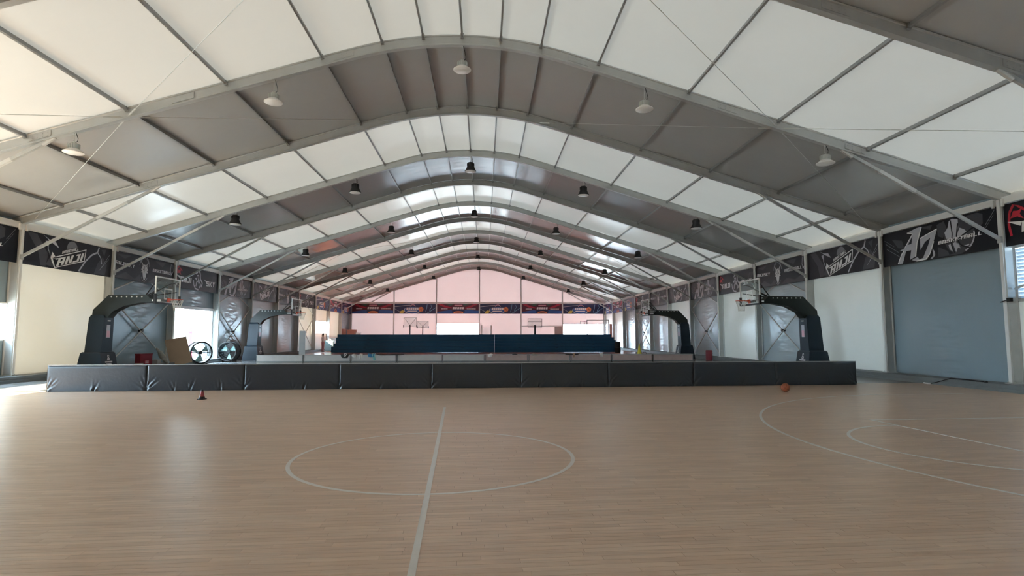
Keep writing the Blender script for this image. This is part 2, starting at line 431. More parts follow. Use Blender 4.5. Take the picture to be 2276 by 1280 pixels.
while v < V1 - PW:
    a, b = ulim(v + PW / 2); u = a - rp.random() * .5
    while u < b:
        L = rp.choice((.45, .6, .75, .9, 1.1))
        lo, hi = max(u, a), min(u + L, b)
        if hi - lo > .05: planks.append((lo, hi, v, L if (lo == u and hi == u + L) else None))
        u += L
    v += PW
def in_view(pl_):
    x, y, _ = court((pl_[0] + pl_[1]) / 2, pl_[2] + PW / 2)
    dx = (x - .645) / max(y, .1)
    return abs(dx - .05) < .93
cand = sorted([p_ for p_ in planks if p_[3] and in_view(p_)], key=lambda p_: p_[2] + abs((p_[0] + p_[1]) / 2 - .5) * .12)[:300]
near = set(id(p_) for p_ in cand)
GAP = .0022
def plank_box(mb, lo, hi, v0, fn):
    g = GAP / 2
    P = [fn(lo + g, v0 + g, -.006), fn(hi - g, v0 + g, -.006), fn(hi - g, v0 + PW - g, -.006), fn(lo + g, v0 + PW - g, -.006),
         fn(lo + g, v0 + g, 0), fn(hi - g, v0 + g, 0), fn(hi - g, v0 + PW - g, 0), fn(lo + g, v0 + PW - g, 0)]
    mb.raw(P, [(4, 5, 6, 7), (0, 1, 5, 4), (1, 2, 6, 5), (2, 3, 7, 6), (3, 0, 4, 7)])
field = MB(); pmesh = {}
for p_ in planks:
    if id(p_) in near:
        if p_[3] not in pmesh:
            m_ = MB(); plank_box(m_, 0, p_[3], 0, lambda a, b, c: (a, b, c))
            o = m_.build('plank', M['wood'], floor); pmesh[p_[3]] = o.data
        else:
            o = bpy.data.objects.new('plank', pmesh[p_[3]]); col.objects.link(o); o.parent = floor
        q = court(p_[0], p_[2]); o.location = q; o.rotation_euler = (0, 0, CR)
    else: plank_box(field, p_[0], p_[1], p_[2], court)
fo = field.build('plank_field', M['wood'], floor); fo['kind'] = 'stuff'
# far floors
def strip_floor(name, y0, y1, mat):
    mb = MB(); mb.box(-15.9, 15.9, y0, y1, -.10, -.004); return mb.build(name, mat, floor)
a0, a1 = ulim(V1); pA = court(a0, V1); pB = court(a1, V1)
mb = MB()
vv = [(-15.95, pA[1] - .03, -.1), (15.95, pB[1] + .03, -.1), (15.95, 38.5, -.1), (-15.95, 38.5, -.1)]
vv += [(x, y, -.004) for x, y, z in vv]
mb.raw(vv, [(3, 2, 1, 0), (4, 5, 6, 7), (0, 1, 5, 4), (1, 2, 6, 5), (2, 3, 7, 6), (3, 0, 4, 7)])
mb.build('vinyl_floor', M['vinyl_grey'], floor)
strip_floor('vinyl_floor', 38.5, YB + .1, M['vinyl_red'])
# court lines (paint, 2 mm proud)
LW = .05
PZ = [.0018]
def paint(name, pts, closed=False, w=LW):
    n = len(pts); mb = MB(); v = []; zt = PZ[0]; PZ[0] += .0005
    for i, (u, w_) in enumerate(pts):
        a = pts[i - 1] if (i or closed) else pts[i]; b = pts[(i + 1) % n] if (i < n - 1 or closed) else pts[i]
        d = Vector((b[0] - a[0], b[1] - a[1])).normalized(); nn = Vector((-d.y, d.x)) * (w / 2)
        v += [court(u + nn.x, w_ + nn.y, .0004), court(u - nn.x, w_ - nn.y, .0004), court(u + nn.x, w_ + nn.y, zt), court(u - nn.x, w_ - nn.y, zt)]
    f = []
    for i in range(n if closed else n - 1):
        j = (i + 1) % n
        f += [(4 * i + 2, 4 * i + 3, 4 * j + 3, 4 * j + 2), (4 * i, 4 * i + 2, 4 * j + 2, 4 * j), (4 * i + 1, 4 * j + 1, 4 * j + 3, 4 * i + 3)]
    mb.raw(v, f); return mb.build(name, M['line'], floor)
arc = lambda cu, cv, r, t0, t1, k=72: [(cu + r * math.cos(t0 + (t1 - t0) * i / k), cv + r * math.sin(t0 + (t1 - t0) * i / k)) for i in range(k + 1)]
paint('centre_circle_line', arc(0, 0, 1.82, 0, 2 * math.pi, 96)[:-1], True)
paint('halfway_line', [(0, -7.5), (0, 5.15)], w=.055)
paint('three_point_line', [(14.0, -6.65)] + arc(12.15, 0, 6.68, -math.pi / 2 - .05, -math.pi * 1.5, 90) + [(14.0, 6.68)])
paint('free_throw_circle_line', arc(8.05, 0, 1.8, -math.pi / 2, -math.pi * 1.5, 60))
paint('free_throw_line', [(8.05, -2.45), (8.05, 2.45)])
paint('lane_line', [(8.02, 2.42), (14.0, 2.42)]); paint('lane_line', [(8.02, -2.42), (14.0, -2.42)])

# outdoors: ground and a pale building across the yard
mb = MB(); mb.box(-90, 90, -60, 140, -.6, -.3); g = mb.build('ground', M['concrete']); tag(g, 'pale concrete yard around the tent', kind='structure')
mb = MB(); mb.box(-25, -22, 24, 46, -.3, 8.5); mb.box(-25, -22, 46, 78, -.3, 6.0); g = mb.build('wall_outside', M['render']); tag(g, 'white rendered wall across the yard outside left doorway', kind='structure')  # extra wall height added to block sun and soften glare at the doorway

# ------------------------------------------------------------------ side walls
walls = {}
LEFT = {-4: 'white', -3: 'white', -2: 'white', -1: 'win', 0: 'tall', 1: 'win', 2: 'white', 3: 'grey', 4: 'door', 5: 'silver', 6: 'silver', 7: 'silver', 8: 'white', 9: 'win9', 10: 'white', 11: 'grey'}  # unseen bays before the first visible window: openings added to let daylight in
RIGHT = {-4: 'white', -3: 'white', -2: 'louver', -1: 'louver', 0: 'louver', 1: 'grey', 2: 'white', 3: 'silver', 4: 'white', 5: 'silver', 6: 'white', 7: 'silver', 8: 'silver', 9: 'silver', 10: 'white', 11: 'white'}
XB = {('L', 3), ('L', 5), ('L', 8), ('R', 3), ('R', 5), ('R', 8), ('R', 0)}
wn = 0
for side, s, LAY in (('left', -1, LEFT), ('right', 1, RIGHT)):
    w = empty('wall_' + side, kind='structure', label='%s side wall of white and grey curtain bays between aluminium columns' % side); walls[s] = w
    def sheet(y0, y1, z0, z1, mat, name='wall_panel', th=.02):
        mb = MB(); yc = (y0 + y1) / 2; xa, xb = sorted((s * XW, s * (XW + th)))
        mb.box(xa, xb, y0, y1, z0, z1); return mb.build(name, mat, w, org=(s * XW, yc, 0))
    mb = MB(); xa, xb = sorted((s * 15.2, s * 16.0)); mb.box(xa, xb, YA, YB, -.1, .205)
    mb.box(min(s * 15.14, s * 15.2), max(s * 15.14, s * 15.2), YA, YB, -.1, .10)
    c = mb.build('baseboard_' + side, M['curb']); tag(c, 'dark grey kerb running along the foot of the %s wall' % side, kind='structure')
    # columns
    cp = MB(); xa, xb = sorted((s * XI, s * (XI + .34)))
    sec = [(XI, -.05), (XI, .05), (XI + .03, .075), (XI + .06, .055), (XI + .28, .055), (XI + .31, .075), (XI + .34, .075), (XI + .34, -.075), (XI + .31, -.075), (XI + .28, -.055), (XI + .06, -.055), (XI + .03, -.075)]
    cp.prism([(s * a, b) for a, b in sec], .205, 5.62, lambda a, b, c: (a, b, c))
    pc = cp.build('column', M['alu'], w)
    ft = MB(); ft.box(min(s * (XI - .06), s * (XI + .36)), max(s * (XI - .06), s * (XI + .36)), -.13, .13, .205, .235)
    for dy in (-.1, .1): ft.cyl((s * (XI + .02), dy, .235), (s * (XI + .02), dy, .265), .018, 6)
    pf = ft.build('base_plate', M['galv'], w)
    st = MB(); xa, xb = sorted((s * (XI - .012), s * (XI + .02))); st.box(xa, xb, -.052, .052, .24, 5.5)
    ps = st.build('column_strip', M['white_paint'], w)
    for n in range(N0, N1 + 1):
        for o in (pc, pf, ps):
            c = o if n == N0 else o.copy()
            if n != N0: col.objects.link(c)
            c.location = (0, FY(n), 0)
    # eave beam per bay
    eb = MB(); xa, xb = sorted((s * 15.58, s * 15.78)); eb.box(xa, xb, .1, 4.9, 5.36, 5.56)
    for yy in (.12, 4.82): eb.box(min(s * 15.52, s * 15.58), max(s * 15.52, s * 15.58), yy, yy + .06, 5.28, 5.50)
    pe = eb.build('eave_beam', M['white_paint'], w)
    for n in range(N0, N1):
        c = pe if n == N0 else pe.copy()
        if n != N0: col.objects.link(c)
        c.location = (0, FY(n), 0)
    for n in range(N0, N1):
        y0, y1 = FY(n), FY(n + 1); k = LAY[n]
        if k in ('white', 'grey', 'silver'):
            sheet(y0, y1, .1, 5.95, M['wall_' + k])
        elif k in ('win', 'win9', 'tall'):
            zl, zh = (1.42, 2.74) if k == 'win' else (.25, 3.05) if k == 'tall' else (1.75, 3.05)
            sheet(y0, y1, .1, zl, M['wall_grey' if k == 'win' else 'wall_white']); sheet(y0, y1, zh, 5.95, M['wall_grey' if k == 'win' else 'wall_white'])
            wn += 1
            wo = empty('window_%d' % wn, (s * XW, (y0 + y1) / 2, zl), kind='structure', label='window of three bright panes in the %s wall, %s one counted from the near end' % (side, ORD[wn - 1]))
            mb = MB(); xa, xb = sorted((s * (XW - .03), s * (XW + .05)))
            mb.box(xa, xb, y0 + .02, y1 - .02, zl, zl + .05); mb.box(xa, xb, y0 + .02, y1 - .02, zh - .05, zh)
            for yy in (y0 + .02, y0 + 1.65, y0 + 3.3, y1 - .07): mb.box(xa, xb, yy, yy + .05, zl + .05, zh - .05)
            mb.build('window_frame', M['white_paint'], wo)
            for q in range(3):
                mb = MB(); mb.box(s * XW - .004, s * XW + .004, y0 + .07 + q * 1.64, y0 + 1.65 + q * 1.63, zl + .05, zh - .05); mb.build('pane', M['glass'], wo)
        elif k == 'louver':
            sheet(y0, y1, .1, 2.55, M['wall_white']); sheet(y0, y1, 4.15, 5.95, M['wall_white'])
            wn += 1
            wo = empty('window_%d' % wn, (s * XW, (y0 + y1) / 2, 2.55), kind='structure', label='blue-white louvred window high on the right wall, %s from the near end' % ORD[n + 2])
            mb = MB(); xa, xb = sorted((s * (XW - .04), s * (XW + .06)))
            mb.box(xa, xb, y0, y1, 2.55, 2.62); mb.box(xa, xb, y0, y1, 4.08, 4.15)
            for yy in (y0 + .05, y0 + .45, y0 + 2.45, y1 - .5, y1 - .1): mb.box(xa, xb, yy, yy + .06, 2.62, 4.08)
            mb.build('window_frame', M['alu_lt'], wo)
            slat = None
            for q in range(14):
                z = 2.66 + q * .104
                if slat is None:
                    mb = MB(); mb.beam((s * (XW + .02), y0 + .02, 0), (s * (XW + .02), y1 - .02, 0), .105, .006, up=(1, 0, s * .3))
                    slat = mb.build('slat', M['slat'], wo); c = slat; base = slat.location.copy()
                else:
                    c = slat.copy(); col.objects.link(c)
                c.location = (base.x, base.y, base.z + z)
        elif k == 'door':
            sheet(y0, y1, 3.09, 5.95, M['wall_grey'])
            sheet(y0, y0 + .28, .1, 3.09, M['wall_grey']); 
            wo = empty('door_1', (s * XW, (y0 + y1) / 2, .2), kind='structure', label='wide open doorway to the bright yard in left wall')
            mb = MB(); xa, xb = sorted((s * (XW - .12), s * (XW + .06)))
            mb.box(xa, xb, y0 + .1, y1 - .1, 3.05, 3.20); mb.build('lintel', M['alu_lt'], wo)
            mb = MB(); mb.box(xa, xb, y0 + .28, y0 + .40, .2, 3.05); mb.build('jamb', M['alu'], wo)
            mb = MB(); mb.box(xa, xb, y1 - .30, y1 - .16, .2, 3.05); mb.build('jamb', M['white_paint'], wo)
        if (side[0].upper(), n) in XB:
            A, B = y0 + .12, y1 - .12; X_ = s * 15.74
            if n == 0: segs = [((A, 2.9), (B, 4.3)), ((A, 4.3), (B, 2.9))]
            else: segs = [((A, .3), (B, 3.35)), ((A, 3.35), (B, .3)), ((A, 3.55), (B, 5.3)), ((A, 5.3), (B, 3.55))]
            for i, ((ya, za), (yb, zb)) in enumerate(segs):
                mb = MB(); xo = X_ + s * (.035 if i % 2 else -.035)
                mb.cyl((xo, ya, za), (xo, yb, zb), .034, 10)
                mb.build('brace_tube', M['alu_lt'], w)
            if n != 0:
                mb = MB(); mb.cyl((X_ - .09, (A + B) / 2, 1.825), (X_ + .09, (A + B) / 2, 1.825), .07, 10); mb.build('brace_joint', M['black'], w)

# ------------------------------------------------------------------ end walls
back = empty('wall_back', kind='structure', label='pale gable end wall with posts, banners and two bright windows')
posts = [-15.75, -10.45, -5.25, 0.05, 5.23, 10.42, 15.75]
zm = 5.55
backwin = {2: (.06, 3.06), 5: (.06, 2.98)}
for i in range(6):
    xa, xb = posts[i], posts[i + 1]; k = 12
    if i == 0: xa = -16.05
    if i == 5: xb = 16.05
    top = [(xa + (xb - xa) * j / k, zr(xa + (xb - xa) * j / k) + .05) for j in range(k + 1)]
    mb = MB(); mb.prism([(xb, zm), (xa, zm)] + top, YB - .012, YB + .03, lambda a, b, c: (a, c, b)); mb.build('gable_panel', M['gable'], back)
    def bp(x0, x1, z0, z1, m=M['gable'], nm='wall_panel'):
        mb = MB(); mb.box(x0, x1, YB - .012, YB + .03, z0, z1); return mb.build(nm, m, back)
    if i in backwin:
        zl, zh = backwin[i]; bp(xa, xb, 0, zl); bp(xa, xb, zh, zm)
        wn += 1
        wo = empty('window_%d' % wn, ((xa + xb) / 2, YB, zl), kind='structure', label='bright three-pane window in the gable end, %s the middle post' % ('left of' if i == 2 else 'far right of'))
        mb = MB(); d = (xb - xa)
        for xx in (xa + .06, xa + d / 3, xa + 2 * d / 3, xb - .10): mb.box(xx, xx + .04, YB - .02, YB + .08, zl, zh)
        mb.box(xa, xb, YB - .02, YB + .08, zl, zl + .05); mb.box(xa, xb, YB - .02, YB + .08, zh - .05, zh)
        mb.build('window_frame', M['white_paint'], wo)
        for q in range(3):
            mb = MB(); mb.box(xa + .04 + q * d / 3, xa + (q + 1) * d / 3 - .01, YB + .03, YB + .036, zl + .05, zh - .05); mb.build('pane', M['glass'], wo)
    elif i == 4:
        bp(xa, xb - 1.0, 0, zm); bp(xb - 1.0, xb, 2.6, zm)
        do = empty('door_2', (xb - .5, YB, 0), kind='structure', label='grey single door in the gable end beside the right window')
        mb = MB(); mb.box(xb - 1.0, xb - .02, YB + .02, YB + .06, 0, 2.6); mb.build('door_leaf', M['grey_board'], do)
        mb = MB(); mb.cyl((xb - .9, YB - .04, 1.05), (xb - .9, YB + .02, 1.05), .03, 8); mb.build('door_handle', M['galv'], do)
        mb = MB(); mb.box(xa, xb, YB - .02, YB + .02, 2.66, 2.72); mb.build('rail', M['alu'], back)
    else: bp(xa, xb, 0, zm)
for x in posts:
    mb = MB(); mb.box(x - .06, x + .06, YB - .16, YB + .02, 0, zu(x) - .0 if abs(x) < 15 else 5.5); mb.build('post', M['alu_lt'], back)
mb = MB(); mb.box(-15.7, 15.7, YB - .08, YB + .02, 5.46, 5.64); mb.build('rail', M['white_paint'], back)
front = empty('wall_front', kind='structure', label='plain pale gable wall at the near end of the tent')
for i in range(6):
    xa, xb = posts[i], posts[i + 1]; k = 12
    if i == 0: xa = -16.05
    if i == 5: xb = 16.05
    top = [(xa + (xb - xa) * j / k, zr(xa + (xb - xa) * j / k) + .05) for j in range(k + 1)]
    mb = MB(); mb.prism([(xb, 0), (xa, 0)] + top, YA - .03, YA + .012, lambda a, b, c: (a, c, b)); mb.build('gable_panel', M['wall_white'], front)

# ------------------------------------------------------------------ banners
class Piece(list): pass
T = .28
def R_(x0, y0, x1, y1): return [(x0, y0), (x1, y0), (x1, y1), (x0, y1)]
GL = {
 'A': [R_(0, 0, T, 1), R_(.8 - T, 0, .8, 1), R_(T, .8, .8 - T, 1), R_(T, .33, .8 - T, .5)],
 'N': [R_(0, 0, T, 1), R_(.8 - T, 0, .8, 1), [(T, 1), (T, .62), (.8 - T, 0), (.8 - T, .38)]],
 'J': [R_(.72 - T, .22, .72, 1), R_(0, 0, .72, .22), R_(.22, .8, .72 - T, 1)],
 'I': [R_(0, 0, T, 1)],
 'S': [R_(0, .8, .8, 1), R_(0, .42, .8, .6), R_(0, 0, .8, .2), R_(0, .6, T, .8), R_(.8 - T, .2, .8, .42)],
 'K': [R_(0, 0, T, 1), [(T, .42), (.55, 1), (.82, 1), (T + .12, .42)], [(T, .58), (.55, 0), (.82, 0), (T + .14, .58)]],
 'Y': [[(0, 1), (.24, 1), (.52, .48), (.28, .48)], [(.56, 1), (.8, 1), (.52, .48), (.28, .48)], R_(.29, 0, .51, .48)],
 'B': [R_(0, 0, T, 1), R_(T, .8, .7, 1), R_(T, .41, .74, .58), R_(T, 0, .74, .2), R_(.58, .58, .74, .8), R_(.6, .2, .8, .41)],
 'E': [R_(0, 0, T, 1), R_(T, .8, .76, 1), R_(T, .4, .66, .58), R_(T, 0, .76, .2)],
 'T': [R_(0, .8, .8, 1), R_(.29, 0, .51, .8)],
 'L': [R_(0, 0, T, 1), R_(T, 0, .74, .2)],
 'P': [R_(0, 0, T, 1), R_(T, .8, .8, 1), R_(T, .35, .8, .53), R_(.8 - T, .53, .8, .8)],
 'O': [R_(0, 0, T, 1), R_(.8 - T, 0, .8, 1), R_(T, .8, .8 - T, 1), R_(T, 0, .8 - T, .2)],
 'R': [R_(0, 0, T, 1), R_(T, .8, .8, 1), R_(T, .4, .8, .56), R_(.8 - T, .56, .8, .8), [(.36, .4), (.58, .4), (.82, 0), (.6, 0)]],
}
def word(txt, p0, p1, h, slant=.12):
    """block lettering from baseline p0 to p1, height vector h -> list of 2D polygons"""
    adv = [{'I': T + .13, 'J': .85}.get(ch, .93) for ch in txt]; n = sum(adv)
    dx, dy = (p1[0] - p0[0]), (p1[1] - p0[1]); out = []
    for k_, ch in enumerate(txt):
        i = sum(adv[:k_])
        pc_ = Piece(); out.append(pc_)
        for pg in GL.get(ch, []):
            q = []
            for a, b in pg:
                t = (i + a) / n
                q.append((p0[0] + dx * t + h[0] * b + slant * h[1] * b, p0[1] + dy * t + h[1] * b))
            pc_.append(q)
    return out
def ell(cx, cy, rx, ry, t0=0, t1=2 * math.pi, k=28): return [(cx + rx * math.cos(t0 + (t1 - t0) * i / k), cy + ry * math.sin(t0 + (t1 - t0) * i / k)) for i in range(k + 1)]
def ring(cx, cy, rx, ry, w, t0, t1, k=24):
    o = ell(cx, cy, rx, ry, t0, t1, k); i = ell(cx, cy, rx - w, ry - w, t0, t1, k)
    return [Piece([o[j], o[j + 1], i[j + 1], i[j]] for j in range(k))]
def stroke(pts, w):
    out = Piece()
    for (a, b), (c, d) in zip(pts[:-1], pts[1:]):
        l = math.hypot(c - a, d - b) or 1; nx, ny = -(d - b) / l * w / 2, (c - a) / l * w / 2
        out.append([(a + nx, b + ny), (c + nx, d + ny), (c - nx, d - ny), (a - nx, b - ny)])
    return [out]
BH = 1.22
def wolf(cx, cy, k=1.0):
    P = lambda pts: [(cx + a * k, cy + b * k) for a, b in pts]
    hd = [P([(-.30, .40), (-.20, .10), (-.28, -.02), (-.20, -.06), (-.30, -.16), (-.16, -.16), (-.12, -.34), (-.05, -.50), (.05, -.50), (.12, -.34), (.16, -.16), (.30, -.16), (.20, -.06), (.28, -.02), (.20, .10), (.30, .40), (.10, .20), (0, .24), (-.10, .20)])]
    eye = [P([(-.14, .04), (-.04, -.04), (-.12, -.03)]), P([(.14, .04), (.04, -.04), (.12, -.03)]), P([(-.04, -.38), (.04, -.38), (0, -.46)]), P([(-.24, .30), (-.17, .12), (-.13, .17)]), P([(.24, .30), (.17, .12), (.13, .17)]), P([(-.02, .18), (.02, .18), (0, -.2)])]
    rg = [Piece(P(q) for q in r_[0]) for r_ in (ring(0, .05, .42, .60, .03, .2, math.pi - .2), ring(0, .05, .36, .52, .02, .5, math.pi - .5), ring(0, -.12, .30, .46, .025, math.pi + .6, 2 * math.pi - .6))]
    return hd, eye, rg
def dragon(cx, cy):
    a = []
    a += stroke([(cx - .55, cy - .02), (cx - .48, cy - .3), (cx - .3, cy - .48), (cx + .05, cy - .52)], .09)
    a += stroke([(cx - .25, cy + .35), (cx - .05, cy + .55), (cx + .2, cy + .45), (cx + .25, cy + .1), (cx + .5, cy - .1), (cx + .35, cy - .35)], .10)
    a += stroke([(cx - .2, cy + .25), (cx + .02, cy + .3), (cx + .05, cy), (cx - .2, cy - .1), (cx - .25, cy - .35)], .08)
    a += stroke([(cx + .1, cy - .05), (cx + .3, cy - .22), (cx + .12, cy - .42)], .08)
    a += [[(cx - .4, cy + .12), (cx - .1, cy + .18), (cx - .22, cy - .02)], [(cx - .05, cy + .12), (cx + .16, cy + .05), (cx + .02, cy - .2)]]
    return [Piece(q for it in a for q in (it if isinstance(it, Piece) else [it]))]
def design(kind, rnd):
    """list of (part name, material, layer, polygons); u 0..5, v 0..BH"""
    D = []
    if kind == 'A':
        D.append(('backdrop_print', 'g1', 1, [[(3.74, 1.17), (4.23, 1.19), (4.43, 1.11), (4.42, .82), (4.24, .72), (3.93, .93)], [(2.64, .37), (3.04, .18), (3.1, .03), (2.63, .03)], [(3.13, .06), (3.58, .08), (3.62, .02), (3.1, .02)], [(2.64, 1.11), (2.94, 1.18), (3.05, .92), (2.87, .63), (2.66, .73)], [(.5, .95), (1.0, .85), (1.1, .55), (.8, .6)], [(1.9, 1.15), (2.45, 1.15), (2.35, 1.0)]] + [ell(3.52, .58, .60, .54)]))
        D.append(('streak_print', 'g2', 2, stroke([(.15, .85), (.8, .45)], .02) + stroke([(.2, .65), (.85, .28)], .02) + stroke([(.1, .98), (.6, .68)], .012) + stroke([(4.5, .75), (4.85, 1.15)], .02) + stroke([(4.4, .55), (4.8, 1.0)], .012)))
        D.append(('ball_print', 'g3', 3, [[(3.27, 1.19), (3.51, 1.14), (3.51, .87), (3.4, .56), (3.16, .54), (3.0, .59), (2.95, .79), (3.09, .93), (3.15, 1.13)], [(3.56, .85), (3.73, .77), (3.85, .65), (3.69, .53), (3.44, .47), (3.43, .62)], [(3.08, .37), (3.18, .39), (3.24, .13), (3.12, .23)], [(3.26, .4), (3.41, .44), (3.56, .19), (3.45, .23), (3.37, .09)]] + ring(3.52, .58, .60, .54, .05, -1.2, .15) + ring(3.75, .75, .50, .52, .04, 3.6, 5.0)))
        D.append(('ball_seam', 'bk', 4, stroke([(3.22, 1.15), (3.26, .7), (3.2, .35), (3.32, .08)], .045) + stroke([(3.5, 1.0), (3.42, .6), (3.55, .3), (3.95, .14)], .05) + stroke([(2.98, .44), (3.5, .52), (4.1, .78)], .05)))
        D.append(('monogram', 'g3', 5, [[(.75, .02), (.95, .34), (1.09, .47), (.85, .49), (1.13, .56), (1.55, 1.0), (1.28, 1.08), (1.73, 1.17), (1.97, 1.18), (1.73, .65), (1.63, .19), (1.35, .11), (1.44, .44), (1.19, .44), (.99, .02)], [(1.88, .78), (2.66, .98), (2.48, .59), (2.29, .21), (2.11, .02), (1.64, .02), (1.44, .09), (1.72, .17), (1.8, .06), (1.97, .1), (2.23, .5), (2.34, .73), (2.1, .63), (1.87, .38)], [(2.4, .37), (2.5, .24), (2.51, .12), (2.39, .02), (2.28, .02), (2.42, .12)]]))
        D.append(('monogram_edge', 'wt', 6, stroke([(1.97, 1.17), (1.73, .65), (1.63, .19)], .05) + stroke([(1.88, .78), (2.64, .98)], .035) + stroke([(2.48, .59), (2.29, .21), (2.11, .04), (1.66, .03)], .045) + stroke([(.76, .03), (.95, .34), (1.09, .47)], .04) + stroke([(1.28, 1.07), (1.55, 1.0), (1.13, .56)], .03)))
        D.append(('monogram_hole', 'bk', 7, [[(1.3, .65), (1.54, .93), (1.47, .66)]]))
        D.append(('lettering', 'wt', 8, word('BASKETBALL', (2.66, .44), (4.4, .49), (0, .11), .25)))
    elif kind == 'B':
        D.append(('backdrop_print', 'g1', 1, [[(.25, 1.17), (.7, 1.17), (1.3, .5), (1.2, .05), (.95, .05), (.8, .55)], [(1.2, .1), (1.45, .5), (1.6, .05)], [(3.9, .05), (4.1, .5), (4.4, .8), (4.7, .5), (4.6, .05)], [(4.3, 1.1), (4.6, 1.15), (4.5, .85)]]))
        D.append(('lightning_print', 'g3', 2, [[(1.0, 1.2), (1.34, 1.0), (1.84, .80), (1.64, 1.02), (1.3, 1.06)], [(1.12, .98), (1.30, 1.0), (1.24, .73), (1.45, .42), (1.5, .2), (1.56, .2), (1.4, .5), (1.3, .7)]] + stroke([(4.14, 1.18), (4.05, .95), (3.71, .80), (3.35, .5), (2.98, .05)], .07) + stroke([(4.05, .95), (4.28, .75), (4.35, .5)], .05) + stroke([(4.35, .35), (4.85, .95)], .012) + stroke([(4.2, .2), (4.8, .75)], .012)))
        D.append(('ball_print', 'g2', 2, [ell(2.55, .88, .30, .30, .15, math.pi + .1)]))
        D.append(('plate_edge', 'wt', 3, [[(1.42, .39), (3.36, .98), (3.28, .47), (1.64, .02)], [(1.42, .39), (1.70, .42), (1.5, .62)]]))
        D.append(('plate', 'bk', 4, [[(1.52, .38), (3.31, .93), (3.24, .50), (1.68, .06)], [(1.93, .59), (2.9, .88), (2.95, 1.02), (1.95, .74)]]))
        D.append(('lettering', 'wt', 5, word('ANJI', (1.72, .10), (3.18, .50), (.09, .33), .1) + word('BASKETBALL', (1.99, .61), (2.90, .88), (.02, .12), .1) + [[(1.55, .37), (1.9, .44), (1.74, .35)]]))
    elif kind == 'C':
        D.append(('backdrop_print', 'g1', 1, [[(.1, .05), (.9, .35), (1.6, .1), (2.0, .35), (2.1, .03)], [(2.7, .03), (3.2, .3), (4.0, .15), (4.8, .4), (4.9, .03)], [(.2, 1.1), (.8, .95), (1.3, 1.15)], [(3.2, 1.15), (3.9, .9), (4.2, 1.15)]]))
        hd, eye, rg = wolf(2.36, .62, 1.0)
        D.append(('emblem', 'wt', 3, hd)); D.append(('emblem_eyes', 'bk', 4, eye)); D.append(('emblem_ring', 'g3', 2, rg))
        D.append(('lettering', 'wt', 5, word('ANJISKY', (.12, .64), (1.58, .58), (0, .16), .1) + word('BASKETBALL', (3.04, .59), (4.66, .60), (0, .15), .1)))
        D.append(('claw_print', 'g3', 2, stroke([(4.72, 1.15), (4.66, .8), (4.86, .55)], .04) + stroke([(4.88, 1.15), (4.94, .8), (4.78, .62)], .04) + [[(4.68, .72), (4.8, .66), (4.72, .56)]]))
    elif kind == 'D':
        D.append(('backdrop_print', 'bk2', 1, [[(2.6, .05), (3.4, .25), (4.9, .05)], [(.2, .1), (1.2, .22), (1.9, .05)], [(3.3, 1.15), (4.2, .8), (4.9, 1.15)]]))
        D.append(('streak_print', 'g2', 2, sum([stroke([(3.9 + .13 * i, .05 + .02 * i), (4.35 + .13 * i, 1.0)], .014) for i in range(4)], [])))
        D.append(('flame_print', 'rd', 2, stroke([(.32, 1.16), (.18, .95), (.14, .6), (.2, .28)], .08) + [[(.2, .78), (.42, .80), (.62, .70), (.5, .86), (.58, 1.02), (.44, .96), (.3, .98)], [(.32, 1.16), (.5, 1.1), (.72, .95), (.66, .9), (.5, 1.02)]]))
        D.append(('emblem', 'g3', 3, dragon(2.5, .58)))
        D.append(('lettering', 'wt', 4, word('ANJI', (.52, .34), (1.75, .36), (0, .30), .1) + word('SKY', (3.45, .34), (4.6, .36), (0, .30), .1) + [[(.1, .70), (.55, .64), (.5, .52)], [(3.15, .72), (3.5, .62), (3.45, .55)]]))
    elif kind == 'E':     # red and blue print with crest
        D.append(('backdrop_print', 'p_blue', 1, [[(0, .03), (5, .03), (5, .38), (3.4, .50), (2.5, .3), (1.5, .46), (0, .22)]]))
        D.append(('swirl_print', 'p_red', 2, [[(.1, 1.15), (.9, .78), (1.7, .66), (1.9, .74), (1.1, .95), (.6, 1.18)], [(4.9, 1.18), (4.1, .78), (3.4, .62), (3.3, .72), (3.9, .95), (4.4, 1.18)]]))
        D.append(('swirl_print', 'p_green', 2, [[(1.0, 1.18), (1.6, .98), (2.0, 1.18)], [(3.2, 1.0), (3.9, 1.16), (3.1, 1.18)]]))
        D.append(('crest', 'p_navy', 3, [ell(2.55, .30, .78, .34)]))
        D.append(('crest_rim', 'p_org', 4, ring(2.55, .06, .62, .28, .10, .2, math.pi - .2) + [[(1.95, .05), (3.15, .05), (3.05, .15), (2.05, .15)]]))
        D.append(('lettering_blocks', 'wt', 4, [[(1.85 + .28 * i, .56), (2.07 + .28 * i, .56), (2.11 + .28 * i, .82), (1.89 + .28 * i, .82)] for i in range(5)] + [[(.5 + .11 * i, .56), (.58 + .11 * i, .56), (.59 + .11 * i, .65), (.51 + .11 * i, .65)] for i in range(7)] + [[(3.55 + .11 * i, .56), (3.63 + .11 * i, .56), (3.64 + .11 * i, .65), (3.56 + .11 * i, .65)] for i in range(10)]))
        D.append(('ribbon_print', 'p_pink', 4, [[(2.05, .98), (3.05, .98), (3.0, 1.1), (2.1, 1.1)]]))
    else:                 # 'F': navy print with ball and yellow flash
        D.append(('swirl_print', 'g3', 1, stroke([(0, .85), (1.2, 1.0), (1.9, 1.05)], .07) + stroke([(0, .62), (.7, .2), (1.0, .05)], .05)))
        D.append(('flash_print', 'p_yel', 2, [[(.55, .03), (1.0, .03), (1.2, .3), (1.0, .45), (.7, .3)]]))
        D.append(('crest', 'p_blue', 2, [ell(2.15, .45, .95, .40)]))
        D.append(('crest_rim', 'wt', 3, ring(2.15, .45, 1.0, .48, .05, math.pi * .85, math.pi * 1.9)))
